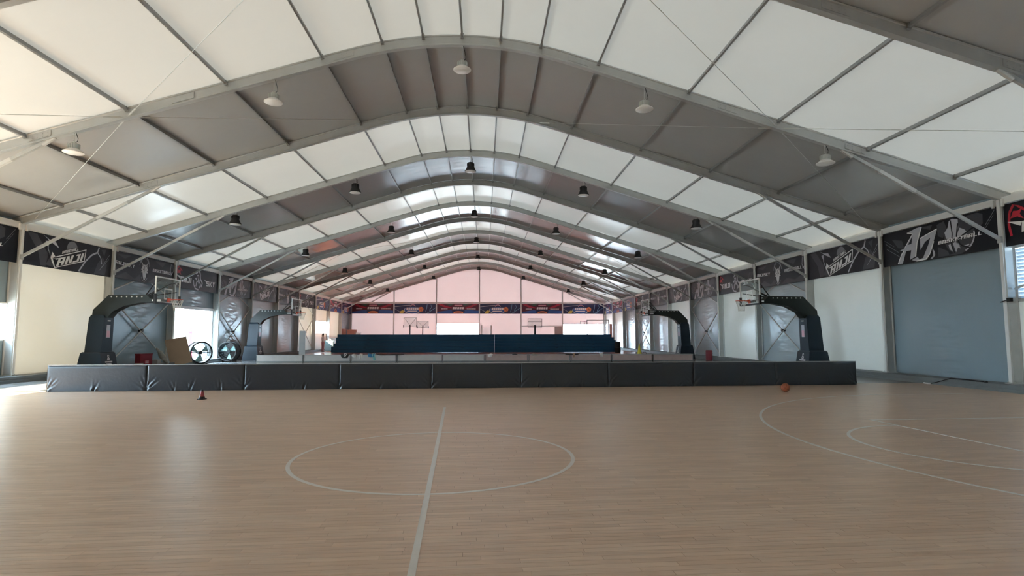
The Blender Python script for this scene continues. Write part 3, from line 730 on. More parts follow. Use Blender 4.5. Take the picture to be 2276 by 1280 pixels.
        D.append(('lettering_blocks', 'wt', 4, [[(1.42 + .25 * i, .48), (1.63 + .25 * i, .48), (1.66 + .25 * i, .76), (1.45 + .25 * i, .76)] for i in range(6)] + [[(1.5, .26), (2.7, .26), (2.76, .38), (1.56, .38)]]))
        D.append(('arch_print', 'p_pink', 3, ring(2.2, .84, .36, .30, .08, .2, math.pi - .2)))
        D.append(('ball_print', 'p_org', 5, [ell(3.2, .55, .30, .30)]))
        D.append(('ball_seam', 'p_maroon', 6, stroke([(2.95, .45), (3.45, .65)], .03) + stroke([(3.1, .82), (3.3, .28)], .03)))
        D.append(('bolt_print', 'p_lb', 3, stroke([(3.95, 1.15), (3.9, .7), (3.75, .2)], .05) + stroke([(4.4, 1.1), (4.5, .8), (4.25, .5), (4.3, .1)], .04) + stroke([(3.9, .05), (4.4, .35), (5.0, .75)], .05)))
    return D
SEQ_L = {1: 'A', 2: 'B', 3: 'C', 4: 'D', 5: 'A', 6: 'B', 7: 'C', 8: 'D', 9: 'F', 10: 'E', 11: 'F'}
SEQ_R = {0: 'D', 1: 'A', 2: 'B', 3: 'C', 4: 'D', 5: 'A', 6: 'B', 7: 'C', 8: 'D', 9: 'F', 10: 'E', 11: 'F'}
BNAME = {'A': 'black banner with AJ monogram and basketball', 'B': 'black banner with slanted ANJI plate', 'C': 'black banner with wolf head between ANJISKY and BASKETBALL', 'D': 'black banner with ANJI, dragon mark and SKY', 'E': 'red and blue banner with crest', 'F': 'navy banner with orange ball and yellow flash'}
def banner(fn, kind, label, group, org, ln=4.86, far=False):
    base = {'A': 'bk', 'B': 'bk2', 'C': 'bk2', 'D': 'bk', 'E': 'p_maroon', 'F': 'p_navy'}[kind]
    sc = ln / 5.0
    mb = MB(); mb.prism([(0, 0), (ln, 0), (ln, BH), (0, BH)], 0, .012, fn)
    root = mb.build('banner', M[base], org=org); tag(root, label, 'banner', group)
    for nm, m_, lay, polys in design(kind, random):
        pieces = [it if isinstance(it, Piece) else Piece([it]) for it in polys]
        if far: pieces = [Piece(q for pc_ in pieces for q in pc_)]
        elif nm == 'lettering': nm = 'letter'
        for pc_ in pieces:
          mb = MB()
          for pg in pc_:
            pg = [(min(max(a, 0.01), 4.99) * sc, min(max(b, .01), BH - .01)) for a, b in pg]
            ar = sum(pg[i][0] * pg[(i + 1) % len(pg)][1] - pg[(i + 1) % len(pg)][0] * pg[i][1] for i in range(len(pg)))
            if ar < 0: pg = pg[::-1]
            mb.poly([fn(a, b, .012 + .0016 * lay) for a, b in pg])
          if mb.v:
            o = mb.build(nm, M[m_], root)
            if far: o['kind'] = 'stuff'
    return root
for s, seq, side in ((-1, SEQ_L, 'left'), (1, SEQ_R, 'right')):
    cnt = {}
    for n in sorted(seq):
        k = seq[n]; cnt[k] = cnt.get(k, 0) + 1
        if s < 0: fn = lambda u, v, w, n=n: (-15.66 + w, FY(n) + .07 + u, 4.12 + v)
        else: fn = lambda u, v, w, n=n: (15.66 - w, FY(n + 1) - .07 - u, 4.12 + v)
        tot = list(seq.values()).count(k)
        where = 'only one' if tot == 1 else ('nearest' if cnt[k] == 1 else ('farther' if tot == 2 else ('farthest' if cnt[k] == tot else 'middle')))
        banner(fn, k, '%s, %s on the %s wall' % (BNAME[k], where, side), 'banners along the side walls', (s * 15.66, FY(n) + 2.5, 4.12), far=n > 5)
for i, k in enumerate(['E', 'F', 'E', 'F', 'E', 'F']):
    x0, x1 = max(-15.55, posts[i] + .08), min(15.55, posts[i + 1] - .08)
    fn = lambda u, v, w, x0=x0: (x0 + u, YB - .10 - w, 4.22 + v)
    banner(fn, k, '%s, %s from the left on the gable end' % (BNAME[k], ORD[i]), 'banners on the gable end', (x0, YB - .1, 4.22), x1 - x0, far=True)

# ------------------------------------------------------------------ hanging lamps
def lamp_proto(white):
    r = empty('high_bay_lamp')
    if white:
        mb = MB(); mb.lathe([(0, 0), (.235, 0), (.25, .012), (.25, .03), (.245, .035)], n=28); mb.build('lens', M['lens'], r, local=True, smooth=True)
        mb = MB(); mb.lathe([(.252, .02), (.20, .06), (.15, .10), (.13, .12), (.0, .12)], n=28); mb.build('reflector', M['white'], r, local=True, smooth=True)
        mb = MB(); mb.lathe([(.12, .11), (.12, .25), (.09, .27), (0, .27)], n=20); mb.build('housing', M['galv'], r, local=True)
        mb = MB()
        for k in range(16):
            t = 2 * math.pi * k / 16; mb.beam((.10 * math.cos(t), .10 * math.sin(t), .18), (.145 * math.cos(t), .145 * math.sin(t), .18), .008, .13)
        mb.build('cooling_fins', M['galv'], r, local=True)['kind'] = 'stuff'
        body = 'galv'
    else:
        mb = MB(); mb.lathe([(0, 0), (.235, 0), (.245, .01), (.245, .02)], n=24); mb.build('lens', M['lens'], r, local=True, smooth=True)
        mb = MB(); mb.lathe([(.25, .018), (.265, .03), (.25, .06), (.21, .13), (.17, .22), (.15, .32)], n=24); mb.build('reflector', M['black'], r, local=True, smooth=True)
        mb = MB(); mb.lathe([(.15, .25), (.15, .40), (.12, .43), (0, .43)], n=20); mb.build('housing', M['black'], r, local=True)
        mb = MB()
        for k in range(12):
            t = 2 * math.pi * k / 12; mb.beam((.12 * math.cos(t), .12 * math.sin(t), .33), (.17 * math.cos(t), .17 * math.sin(t), .33), .01, .13)
        mb.build('cooling_fins', M['black'], r, local=True)['kind'] = 'stuff'
    return r
LZ = {0: 9.05, 5.2: 8.0, 10.45: 6.5}
protoW, protoB = lamp_proto(True), lamp_proto(False)
usedW = usedB = False
POS = ['far left', 'left-hand', 'centre', 'right-hand', 'far right']
RROW = ['row nearest the camera', 'second row', 'third row', 'fourth row', 'fifth row', 'row nearest the gable end']
hookm = {}
for ri, n in enumerate((1, 3, 5, 7, 9, 11)):
    for pi, x in enumerate((-10.45, -5.2, 0, 5.2, 10.45)):
        z = LZ[abs(x)]
        if n == 1:
            r = protoW if not usedW else copy_tree(protoW); usedW = True
        else:
            r = protoB if not usedB else copy_tree(protoB); usedB = True
        r.location = (x, FY(n), z)
        key = (n == 1, abs(x))
        if key not in hookm:
            zt = zu(x) - z + .02; zh = .27 if n == 1 else .43
            mb = MB(); mb.tube([(0, 0, zh + .05 + .03 * math.cos(t)) if 0 else (.035 * math.sin(t), 0, zh + .03 - .035 * math.cos(t)) for t in [k * .6 for k in range(10)]], .008, 6)
            mb.tube([(0, 0, zh + .06), (0, 0, zt)], .007, 6)
            h = mb.build('hook', M['galv'], r, local=True)
            mb = MB(); mb.tube([(.02, 0, zh), (.09, 0, zh + .06), (.10, 0, zh + .14), (.03, 0, zt)], .008, 6)
            c = mb.build('cable', M['black'], r, local=True); hookm[key] = (h.data, c.data)
        else:
            for nm, d in zip(('hook', 'cable'), hookm[key]):
                o = bpy.data.objects.new(nm, d); col.objects.link(o); o.parent = r
        # copies of the proto already carry the proto's hook parts; keep one of each
        seen = {}
        for ch in list(r.children):
            k = ch.name.split('.')[0]
            if k in ('hook', 'cable'):
                seen.setdefault(k, []).append(ch)
        for k, lst in seen.items():
            want = hookm[key][0 if k == 'hook' else 1]
            keep = False
            for ch in lst:
                if ch.data == want and not keep: keep = True
                else: bpy.data.objects.remove(ch, do_unlink=True)
        tag(r, '%s high-bay lamp, %s one in the %s' % ('white disc' if n == 1 else 'black bell', POS[pi], RROW[ri]), 'lamp', 'hanging high-bay lamps')

# ------------------------------------------------------------------ portable basketball hoops
def hoop(name, loc, rz, label):
    r = empty(name, loc, rz, label=label, cat='basketball hoop', group='portable hoops of the two courts beyond the barrier')
    B = lambda mb, nm, m, p=r, **k: mb.build(nm, M[m], p, local=True, **k)
    mb = MB(); mb.frustum((-3.55, -2.5, -.52, .52), 0.0, (-3.42, -2.64, -.46, .46), .88); mb.frustum((-3.42, -2.64, -.46, .46), .88, (-3.36, -2.7, -.42, .42), .93); base = B(mb, 'base_pad', 'hoop_pad')
    # crest and two rows of small print on the court side of the base
    def bfx(u, v): v += .16; x = -2.5 - (.14 / .88) * v; return (x + .004, u, v)
    cr = MB()
    for pg in ring(0, .60, .055, .06, .022, -.5, math.pi + 1.0, 12) + stroke([(-.06, .50), (.0, .56), (.07, .44)], .03) + stroke([(-.09, .46), (-.02, .44), (.06, .52)], .028):
        for q in pg: cr.poly([bfx(a, b) for a, b in q])
    B(cr, 'crest_print', 'wt', base)
    lt = MB()
    for k in range(9): lt.poly([bfx(-.225 + .05 * k, .34), bfx(-.187 + .05 * k, .34), bfx(-.187 + .05 * k, .395), bfx(-.225 + .05 * k, .395)])
    for pg in word('SPORTS', (-.16, .25), (.16, .25), (0, .06), 0):
        for q in pg: lt.poly([bfx(a, b) for a, b in q])
    B(lt, 'lettering', 'wt', base)['kind'] = 'stuff'
    mb = MB(); mb.frustum((-3.34, -2.70, -.34, .34), .93, (-3.26, -2.66, -.30, .30), 2.3); mb.frustum((-3.26, -2.66, -.30, .30), 2.3, (-3.2, -2.74, -.27, .27), 2.42); mast = B(mb, 'mast_pad', 'hoop_pad')
    mb = MB(); mb.box(-2.684, -2.664, -.12, .10, 1.5, 2.02); B(mb, 'sticker', 'g3', mast)
    mb = MB(); mb.box(-2.67, -2.658, -.1, .08, 1.52, 1.78); B(mb, 'sticker', 'p_pink', mast)
    mb = MB(); mb.box(-2.664, -2.654, -.09, .09, 2.16, 2.21); B(mb, 'sticker', 'wt', mast)
    arm = [(-3.22, 2.30), (-3.2, 2.62), (-2.62, 3.22), (-1.12, 3.24), (-.95, 3.08), (-.45, 3.08), (-.45, 2.94), (-1.30, 2.92), (-1.95, 2.80), (-2.42, 2.56), (-2.62, 2.30)]
    mb = MB(); mb.prism(arm, -.2, .2, lambda a, b, c: (a, c, b)); am = B(mb, 'arm', 'dkgreen')
    mb = MB()
    for k in range(7): 
        for sy in (-1, 1): mb.cyl((-2.5 + .2 * k, sy * .2, 3.16), (-2.5 + .2 * k, sy * .206, 3.16), .028, 10)
    B(mb, 'arm_bolts', 'white', am)['kind'] = 'stuff'
    mb = MB(); mb.box(-.9, -.55, -.205, .205, 2.98, 3.05); B(mb, 'sticker', 'wt', am)
    for sy in (-1, 1):
        mb = MB(); mb.tube([(-1.2, sy * .12, 3.22), (-.62, sy * .5, 3.72), (-.40, sy * .55, 3.78)], .022, 8); B(mb, 'strut', 'black')
        mb = MB(); mb.tube([(-1.2, sy * .10, 3.20), (-.40, sy * .7, 3.40)], .02, 8); B(mb, 'strut', 'black')
    bb = MB(); bb.box(-.385, -.372, -.88, .88, 2.93, 3.92); gl = B(bb, 'backboard', 'board_glass')
    mb = MB()
    for (a, b, c, d) in ((-.9, .9, 2.9, 2.95), (-.9, .9, 3.9, 3.95), (-.9, -.86, 2.95, 3.9), (.86, .9, 2.95, 3.9)): mb.box(-.41, -.362, a, b, c, d)
    B(mb, 'backboard_frame', 'white')
    mb = MB()
    for (a, b, c, d) in ((-.295, .295, 3.05, 3.10), (-.295, .295, 3.45, 3.50), (-.295, -.245, 3.1, 3.45), (.245, .295, 3.1, 3.45)): mb.box(-.371, -.366, a, b, c, d)
    B(mb, 'target_square', 'wt', gl)
    mb = MB()
    for sy in (-1, 1): mb.box(-.43, -.345, min(sy * .84, sy * .93), max(sy * .84, sy * .93), 2.86, 3.24)
    mb.box(-.43, -.345, -.9, .9, 2.85, 2.915); B(mb, 'edge_padding', 'black')
    mb = MB(); mb.box(-.36, -.34, -.1, .1, 2.94, 3.1); mb.box(-.36, -.2, -.06, .06, 3.01, 3.06); mb.frustum((-.36, -.2, -.05, .05), 3.06, (-.36, -.3, -.05, .05), 3.1); B(mb, 'rim_bracket', 'orange')
    mb = MB(); mb.tube([(.225 * math.cos(t), .225 * math.sin(t), 3.05) for t in [2 * math.pi * k / 28 for k in range(28)]], .011, 8, True); rim = B(mb, 'rim', 'orange', smooth=True)
    mb = MB(); K = 12
    prof = [(.222, 3.04), (.20, 2.95), (.165, 2.86), (.14, 2.77), (.128, 2.68), (.125, 2.60)]
    for k in range(K):
        for sg in (-1, 1):
            pts = []
            for j, (rr, z) in enumerate(prof):
                t = 2 * math.pi * (k + sg * j * .5) / K; pts.append((rr * math.cos(t), rr * math.sin(t), z))
            mb.tube(pts, .0045, 4)
    B(mb, 'net', 'net', rim)
    return r
hoop('basketball_hoop', (-11.95, 23.9, 0), 0.0, 'nearest portable basketball hoop on the left, beside the cream wall panel')
hoop('basketball_hoop', (11.62, 23.7, 0), math.pi, 'nearest portable basketball hoop on the right, above the loose basketball')
hoop('basketball_hoop', (-11.2, 37.6, 0), 0.0, 'farther portable basketball hoop on the left, past the drum fans')
hoop('basketball_hoop', (11.05, 37.6, 0), math.pi, 'farther portable basketball hoop on the right, beside the yellow cone')

# ------------------------------------------------------------------ padded barrier across the court end
PA, PB = Vector((-11.78, 16.92, 0)), Vector((12.62, 17.86, 0))
dirb = (PB - PA).normalized(); nb = Vector((dirb.y, -dirb.x, 0)); NB = 9; wb = (PB - PA).length / NB; HB = .74
for i in range(NB):
    rb = random.Random(100 + i)
    creases = []
    for _ in range(rb.randint(2, 4)):          # staples along the foot, each with a small fan of folds
        cx0 = rb.uniform(.15, .85) * wb
        for q in range(rb.randint(2, 3)): creases.append((cx0, .0, rb.uniform(.18, .42), rb.uniform(-1.0, 1.0), rb.uniform(.010, .022)))
    for q, sl0 in enumerate((.35, .8, 1.3)):
        creases.append((.02, rb.uniform(.0, .12), rb.uniform(.3, .5), sl0, .016)); creases.append((wb - .02, rb.uniform(.0, .12), rb.uniform(.3, .5), -sl0, .016))
    nx, nz = 96, 24; mb = MB(); v = []
    for j in range(nz + 1):
        for k in range(nx + 1):
            a = wb * k / nx; z = HB * j / nz
            ed = min(a, wb - a, z + .03, HB - z)
            d = .03 * min(1, ed / .035) ** .5 if ed > 0 else 0
            for (cx, cz, ln, sl, am) in creases:
                rx, rz_ = a - cx, z - cz; dd = math.hypot(rx, rz_)
                along = (rx * sl + rz_) / math.hypot(1, sl); perp = abs(rx - rz_ * sl) / math.hypot(1, sl)
                if 0 < along < ln: d -= am * math.exp(-(perp / .02) ** 2) * (1 - along / ln); d += am * .6 * math.exp(-((perp - .045) / .022) ** 2) * (1 - along / ln)
            g = .004
            a2 = min(max(a, g), wb - g)
            p = PA + dirb * (wb * i + a2) + nb * d; v.append((p.x, p.y, z + .006))
    f = [(j * (nx + 1) + k, j * (nx + 1) + k + 1, (j + 1) * (nx + 1) + k + 1, (j + 1) * (nx + 1) + k) for j in range(nz) for k in range(nx)]
    mb.raw(v, f)
    org = PA + dirb * (wb * (i + .5))
    root = empty('barrier_panel', tuple(org), label='%s dark padded barrier panel from the left along the court end' % ('leftmost' if i == 0 else 'rightmost' if i == NB - 1 else ORD[i]), cat='barrier', group='padded barrier panels')
    mb.build('padded_front', M['navy_vinyl'], root, smooth=True)
    mb = MB(); a0_, a1_ = wb * i + .002, wb * (i + 1) - .002
    P = lambda a, d, z: tuple(PA + dirb * a + nb * d + Vector((0, 0, z)))
    mb.raw([P(a, d, z) for z in (0, HB) for d in (0, -.09) for a in (a0_, a1_)], [(0, 2, 3, 1), (4, 5, 7, 6), (0, 1, 5, 4), (2, 6, 7, 3), (0, 4, 6, 2), (1, 3, 7, 5)])
    mb.build('core_board', M['navy_vinyl'], root)
    mb = MB(); mb.raw([P(a, d, z) for z in (HB + .001, HB + .014) for d in (.012, -.09) for a in (a0_, a1_)], [(0, 2, 3, 1), (4, 5, 7, 6), (0, 1, 5, 4), (2, 6, 7, 3), (0, 4, 6, 2), (1, 3, 7, 5)])
    mb.build('top_rail', M['barrier_back'], root)  # pale grey puts the lit look of the top surface into its colour

# ------------------------------------------------------------------ ball and marker cone on the court
mb = MB(); R = .121; n, m_ = 32, 18
mb.lathe([(R * math.sin(math.pi * j / m_), -R * math.cos(math.pi * j / m_)) for j in range(m_ + 1)], n=n)
ball = mb.build('basketball', M['ball'], org=(0, 0, 0), smooth=True); ball.location = (9.12, 15.74, R); ball.rotation_euler = (.5, .3, .4)
tag(ball, 'brown leather-look basketball resting before the barrier on the right', 'basketball')
mb = MB()
def sph_curve(fn, r=.0022):
    mb.tube([Vector(fn(t)).normalized() * (R + .0003) for t in [2 * math.pi * k / 48 for k in range(48)]], r, 5, True)
sph_curve(lambda t: (math.cos(t), math.sin(t), 0)); sph_curve(lambda t: (0, math.cos(t), math.sin(t)))
sph_curve(lambda t: (.75 + .3 * math.cos(2 * t), .9 * math.cos(t), .9 * math.sin(t))); sph_curve(lambda t: (-.75 - .3 * math.cos(2 * t), .9 * math.cos(t), .9 * math.sin(t)))
mb.build('seams', M['black'], ball, local=True)
cone = empty('marker_cone', (-6.40, 14.72, 0), label='small dark red marker cone standing alone on the boards', cat='cone')
mb = MB(); mb.box(-.085, .085, -.085, .085, 0, .018); mb.build('foot', M['black'], cone, local=True)
mb = MB(); mb.lathe([(.085, .018), (.06, .07)], n=20); mb.build('skirt', M['black'], cone, local=True, smooth=True)
mb = MB(); mb.lathe([(.06, .07), (.032, .20)], n=20); mb.build('body', M['cone_red'], cone, local=True, smooth=True)
mb = MB(); mb.lathe([(.032, .20), (.028, .235), (.02, .24), (0, .24)], n=20); mb.build('tip', M['black'], cone, local=True, smooth=True)

# ------------------------------------------------------------------ low boards of the second court
YBL = 34.6
bx = [.645 + (x - 1078) / 1260 * YBL for x in (585, 686, 788, 887, 986, 1080, 1176, 1270, 1362, 1455, 1548)]
for i in range(10):
    x0, x1 = bx[i] + .03, bx[i + 1] - .03
    root = empty('low_board', ((x0 + x1) / 2, YBL, 0), label='%s low %s board from the left in the row beyond the barrier' % ('leftmost' if i == 0 else 'rightmost' if i == 9 else ORD[i], 'pale grey' if i < 5 else 'brownish'), cat='board', group='low boards in a row')
    mt = 'bench' if i < 5 else 'bench_brown'
    mb = MB(); mb.box(x0, x1, YBL, YBL + .35, .05, .40); mb.build('front_board', M[mt], root)
    mb = MB(); mb.box(x0 - .01, x1 + .01, YBL - .02, YBL + .37, .40, .425); mb.build('top_edge', M['barrier_back'], root)
    mb = MB(); mb.box(x0, x1, YBL - .015, YBL + .3, 0, .05); mb.build('plinth', M['curb'], root)
    for xx in (x0, x1 - .04):
        mb = MB(); mb.box(xx, xx + .04, YBL - .012, YBL, .05, .40); mb.build('end_strip', M['curb'], root)
def draped(name, label, x, w, hang, mat, back_=.22, skew=0.0, seed=0, cat='cloth', extra=None):
    """cloth lying over the top edge of the low boards and hanging down the front"""
    rr = random.Random(seed); nx, ny = 8, 14; top = []; 
    tot = back_ + hang; v = []
    for j in range(ny + 1):
        d = tot * j / ny
        for k in range(nx + 1):
            t = k / nx - .5
            wv = w * (1 - .35 * max(0, d - back_) / max(hang, .01) * abs(math.sin(seed + 1)))
            xx = x + t * wv + skew * max(0, d - back_)
            bump = .018 * math.sin(7 * t + seed) + rr.uniform(-.008, .008) + .02
            if d < back_: v.append((xx, YBL + back_ - d - .02 - .0, .43 + bump))
            else: v.append((xx, YBL - .03 - bump, .43 - (d - back_) * (1 - .25 * abs(t) * rr.random())))
    f = [(j * (nx + 1) + k, j * (nx + 1) + k + 1, (j + 1) * (nx + 1) + k + 1, (j + 1) * (nx + 1) + k) for j in range(ny) for k in range(nx)]
    mb = MB(); mb.raw(v, f); o = mb.build(name, M[mat], org=(x, YBL, .43), smooth=True)
    so = o.modifiers.new('thickness', 'SOLIDIFY'); so.thickness = .02; so.offset = 1
    tag(o, label, cat, 'clothes left on the low boards'); return o
PXX = lambda px, Y=YBL: .645 + (px - 1078) / 1260 * Y
o = draped('sports_bag', 'black rounded sports bag with white figure-eight print on low boards', PXX(775), .50, .20, 'cloth_black', seed=1, cat='bag')
mb = MB()
for (cx, cz, r_) in ((.05, .02, .06), (.02, -.06, .045)): mb.tube([(cx + r_ * math.cos(t), -.085, cz + r_ * math.sin(t)) for t in [2 * math.pi * k / 16 for k in range(16)]], .018, 6, True)
mb.build('white_print', M['white'], o, local=True)
draped('draped_cloth', 'white crumpled cloth on low boards right of the black bag', PXX(794), .26, .17, 'cloth_white', skew=.3, seed=2)
draped('draped_cloth', 'narrow white cloth hanging on low boards left of the blue one', PXX(810), .15, .27, 'cloth_white', seed=3)
draped('draped_cloth', 'blue cloth hanging over the low boards', PXX(832), .42, .16, 'cloth_blue', seed=4)
draped('draped_cloth', 'pale teal cloth hanging lowest over the low boards', PXX(837), .16, .34, 'cloth_teal', skew=.2, seed=5)
draped('draped_cloth', 'long dark cloth spread along the pale grey low boards', PXX(874), 1.6, .04, 'cloth_black', seed=6)
draped('draped_cloth', 'white cloth on low boards left of the middle joint', PXX(1092), .32, .17, 'cloth_white', skew=-.3, seed=7)
draped('draped_cloth', 'small black cloth on top of low boards right of middle', PXX(1146), .32, .03, 'cloth_black', seed=8)
draped('draped_cloth', 'crumpled grey cloth on the brownish low boards', PXX(1190), .36, .08, 'cream', seed=9)
draped('draped_cloth', 'long dark cloth on top of the brownish low boards', PXX(1273), .85, .05, 'cloth_black', seed=10)
draped('draped_cloth', 'short brown cloth strip hanging on the brownish low boards', PXX(1277), .12, .21, 'cardboard', seed=11)
draped('draped_cloth', 'white cloth hanging near the right end of low boards', PXX(1339), .18, .16, 'cloth_white', seed=12)

# ------------------------------------------------------------------ long teal mats in two piles
YS = 52.3
PS = lambda px: PXX(px, YS)
lay_l = [745, 745, 750, 755, 755, 758]; lay_r = [1378, 1377, 1375, 1372, 1368, 1362]
split = PS(1101)
for i in range(6):
    z0 = .02 + i * .272; z1 = z0 + .268
    for sd, (xa, xb) in (('left', (PS(lay_l[i]), split - .015)), ('right', (split + .015, PS(lay_r[i])))):
        mb = MB(); e = .012
        prof = [(YS, z0 + e), (YS + e, z0), (YS + 1.5 - e, z0), (YS + 1.5, z0 + e), (YS + 1.5, z1 - e), (YS + 1.5 - e, z1), (YS + e, z1), (YS, z1 - e)]
        mb.prism(prof, xa, xb, lambda a, b, c: (c, a, b))
        o = mb.build('long_mat', M['teal'], org=((xa + xb) / 2, YS + .75, z0))
        lv = ['bottom', 'second lowest', 'third lowest', 'third highest', 'second highest', 'top'][i]
        tag(o, 'long dark teal mat, %s of the %s pile' % (lv, sd), 'mat', 'long teal mats in two piles')
        mb = MB()
        for xx in [xa + (xb - xa) * q for q in (.2, .5, .8)]: mb.tube([(xx - .12, YS - .004, (z0 + z1) / 2), (xx - .08, YS - .03, (z0 + z1) / 2), (xx + .08, YS - .03, (z0 + z1) / 2), (xx + .12, YS - .004, (z0 + z1) / 2)], .014, 6)
        mb.build('carry_handle', M['black'], o)
mb = MB(); c_ = (PXX(1376, 50.5), 50.5, 0)
mb.lathe([(0, 0), (.24, 0), (.27, .06), (.27, .92), (.2, 1.0), (0, 1.02)], c=c_, n=18); o = mb.build('black_roll', M['black'], org=c_, smooth=True); tag(o, 'upright black rolled mat at the right end of teal pile', 'rolled mat')
mb = MB(); mb.tube([(c_[0] + .275 * math.cos(t), c_[1] + .275 * math.sin(t), .5) for t in [2 * math.pi * k / 16 for k in range(16)]], .014, 6, True); mb.build('strap', M['curb'], o)

# ------------------------------------------------------------------ things along the left wall
def fan(loc, rz, label, d=1.15, depth=.42):
    r = empty('drum_fan', loc, rz, label=label, cat='fan', group='drum fans by the left doorway'); R_o = d / 2; zc = R_o + .07
    fn = lambda a, b, c: (c, a, zc + b)        # axis along local x
    mb = MB(); N_ = 36
    for i in range(N_):
        t0, t1 = 2 * math.pi * i / N_, 2 * math.pi * (i + 1) / N_
        q = [(R_o, t0), (R_o, t1), (R_o - .03, t1), (R_o - .03, t0)]
        mb.prism([(rr * math.cos(t), rr * math.sin(t)) for rr, t in q], -depth / 2, depth / 2, fn)
    mb.build('drum', M['fan_dark'], r, local=True)
    mb = MB()
    for xx in (-depth / 2, depth / 2): mb.tube([fn(R_o * math.cos(t), R_o * math.sin(t), xx) for t in [2 * math.pi * k / 32 for k in range(32)]], .042, 8, True)
    mb.build('drum_rim', M['black'], r, local=True, smooth=True)
    for xx in (depth / 2 + .01,):
        mb = MB()
        for rr in (.16, .27, .38, .48): mb.tube([fn(rr * d * math.cos(t), rr * d * math.sin(t), xx) for t in [2 * math.pi * k / 28 for k in range(28)]], .006, 4, True)
        for k in range(8):
            t = math.pi * k / 8; mb.tube([fn(R_o * math.cos(t), R_o * math.sin(t), xx), fn(-R_o * math.cos(t), -R_o * math.sin(t), xx)], .005, 4)
        mb.build('grille', M['fan_dark'], r, local=True)
    for k in range(3):
        t = 2 * math.pi * k / 3 + .5; mb = MB()
        pr = [(.09, t - .15), (.50 * d - .06, t - .38), (.50 * d - .06, t + .42), (.09, t + .35)]
        P0 = [(rr * math.cos(a), rr * math.sin(a)) for rr, a in pr]
        v = [fn(P0[0][0], P0[0][1], -.06), fn(P0[1][0], P0[1][1], -.10), fn(P0[2][0], P0[2][1], .05), fn(P0[3][0], P0[3][1], .06)]
        v2 = [(x + .012, y, z) for x, y, z in v]
        mb.raw(v + v2, [(3, 2, 1, 0), (4, 5, 6, 7), (0, 1, 5, 4), (1, 2, 6, 5), (2, 3, 7, 6), (3, 0, 4, 7)]); mb.build('blade', M['fan_blade'], r, local=True)
    mb = MB(); mb.cyl(fn(0, 0, -.12), fn(0, 0, .14), .10, 16); mb.build('motor_hub', M['black'], r, local=True)
    mb = MB(); mb.beam(fn(-R_o, 0, -.14), fn(R_o, 0, -.14), .05, .05); mb.build('motor_bar', M['black'], r, local=True)
    mb = MB()
    for sy in (-1, 1):
        mb.tube([(-.3, sy * .3, .03), (.3, sy * .3, .03)], .022, 6); mb.tube([(0, sy * .3, .03), (0, sy * (R_o * .62), zc - R_o * .78)], .02, 6)
        for sx in (-.25, .25): mb.cyl((sx, sy * .3 - .015, .03), (sx, sy * .3 + .015, .03), .045, 10)
    mb.build('stand', M['black'], r, local=True)
    return r
fan((-15.0, 32.2, 0), math.radians(-38), 'drum fan with pale green blades in front of the bright doorway')
fan((-14.7, 35.2, 0), math.radians(-96), 'drum fan turned sideways before the silver wall panel', d=1.1, depth=.5)
def leaning_board(name, label, x, y, w, h, lean, mat, rz):
    mb = MB(); a, b = math.sin(lean), math.cos(lean)
    v = []
    for th in (0, .02):
        for (uu, hh) in ((-w / 2, 0), (w / 2, 0), (w / 2, h), (-w / 2, h)): v.append((hh * -a + th, uu, hh * b))
    mb.raw(v, [(3, 2, 1, 0), (4, 5, 6, 7), (0, 1, 5, 4), (1, 2, 6, 5), (2, 3, 7, 6), (3, 0, 4, 7)])
    o = mb.build(name, M[mat]); o.location = (x, y, w * .1); o.rotation_euler = (.2, 0, rz); tag(o, label, 'board'); return o
leaning_board('cardboard_sheet', 'brown cardboard sheet leaning by the left doorway', -14.95, 30.3, 1.0, 1.4, .22, 'cardboard', math.radians(-50))
# extinguisher cabinet, cartons and rolled net on the left
r = empty('red_box', (-14.9, 26.9, 0), math.radians(-20), label='dark red lidded box with small white print by the left cross brace', cat='box')
mb = MB(); mb.box(-.16, .16, -.30, .30, .05, .72); mb.build('body', M['red_paint'], r, local=True)
mb = MB(); mb.box(-.17, .18, -.32, .32, .72, .76); mb.build('lid', M['red_paint'], r, local=True)
mb = MB(); mb.box(.16, .168, -.08, .14, .30, .45); mb.build('notice_plate', M['pinkred'], r, local=True)
mb = MB()
for q in (0, 1, 2): mb.box(.169, .173, -.05, .11, .33 + .04 * q, .345 + .04 * q)
mb.build('notice_print', M['white'], r, local=True)
mb = MB()
for sy in (-.24, .24): mb.box(-.12, .12, sy - .03, sy + .03, 0, .05)
mb.build('foot', M['black'], r, local=True)
def carton(loc, rz, dims, mat, label, nm='carton', band='cardboard'):
    r = empty(nm, loc, rz, label=label, cat='box'); a, b, c = dims
    mb = MB(); mb.box(-a / 2, a / 2, -b / 2, b / 2, 0, c); mb.build('body', M[mat], r, local=True)
    for sx in (-1, 1):
        mb = MB(); mb.box(min(0, sx * a / 2) + (.003 if sx > 0 else 0), max(0, sx * a / 2) - (.003 if sx < 0 else 0), -b / 2, b / 2, c, c + .008); mb.build('flap', M[mat], r, local=True)
    mb = MB(); mb.box(-.03, .03, -b / 2 - .002, b / 2 + .002, c + .008, c + .010); mb.build('tape', M[band], r, local=True)
    return r
carton((-14.75, 26.3, 0), .3, (.28, .3, .34), 'cream', 'small pale carton left of the dark red box')
carton((-14.75, 27.6, 0), .1, (.3, .34, .44), 'grey_board', 'small grey carton right of the dark red box')
mb = MB(); a = Vector((-15.25, 28.5, .98)); b = Vector((-14.62, 28.55, .12)); d = (b - a)
K = 14; prof = [.03, .06, .045, .08, .11, .12, .13, .13, .125, .115, .10, .08, .06, .04, .02]
v = []; n = 14
dn = d.normalized(); p_ = dn.cross(Vector((0, 1, 0))).normalized(); q_ = dn.cross(p_)
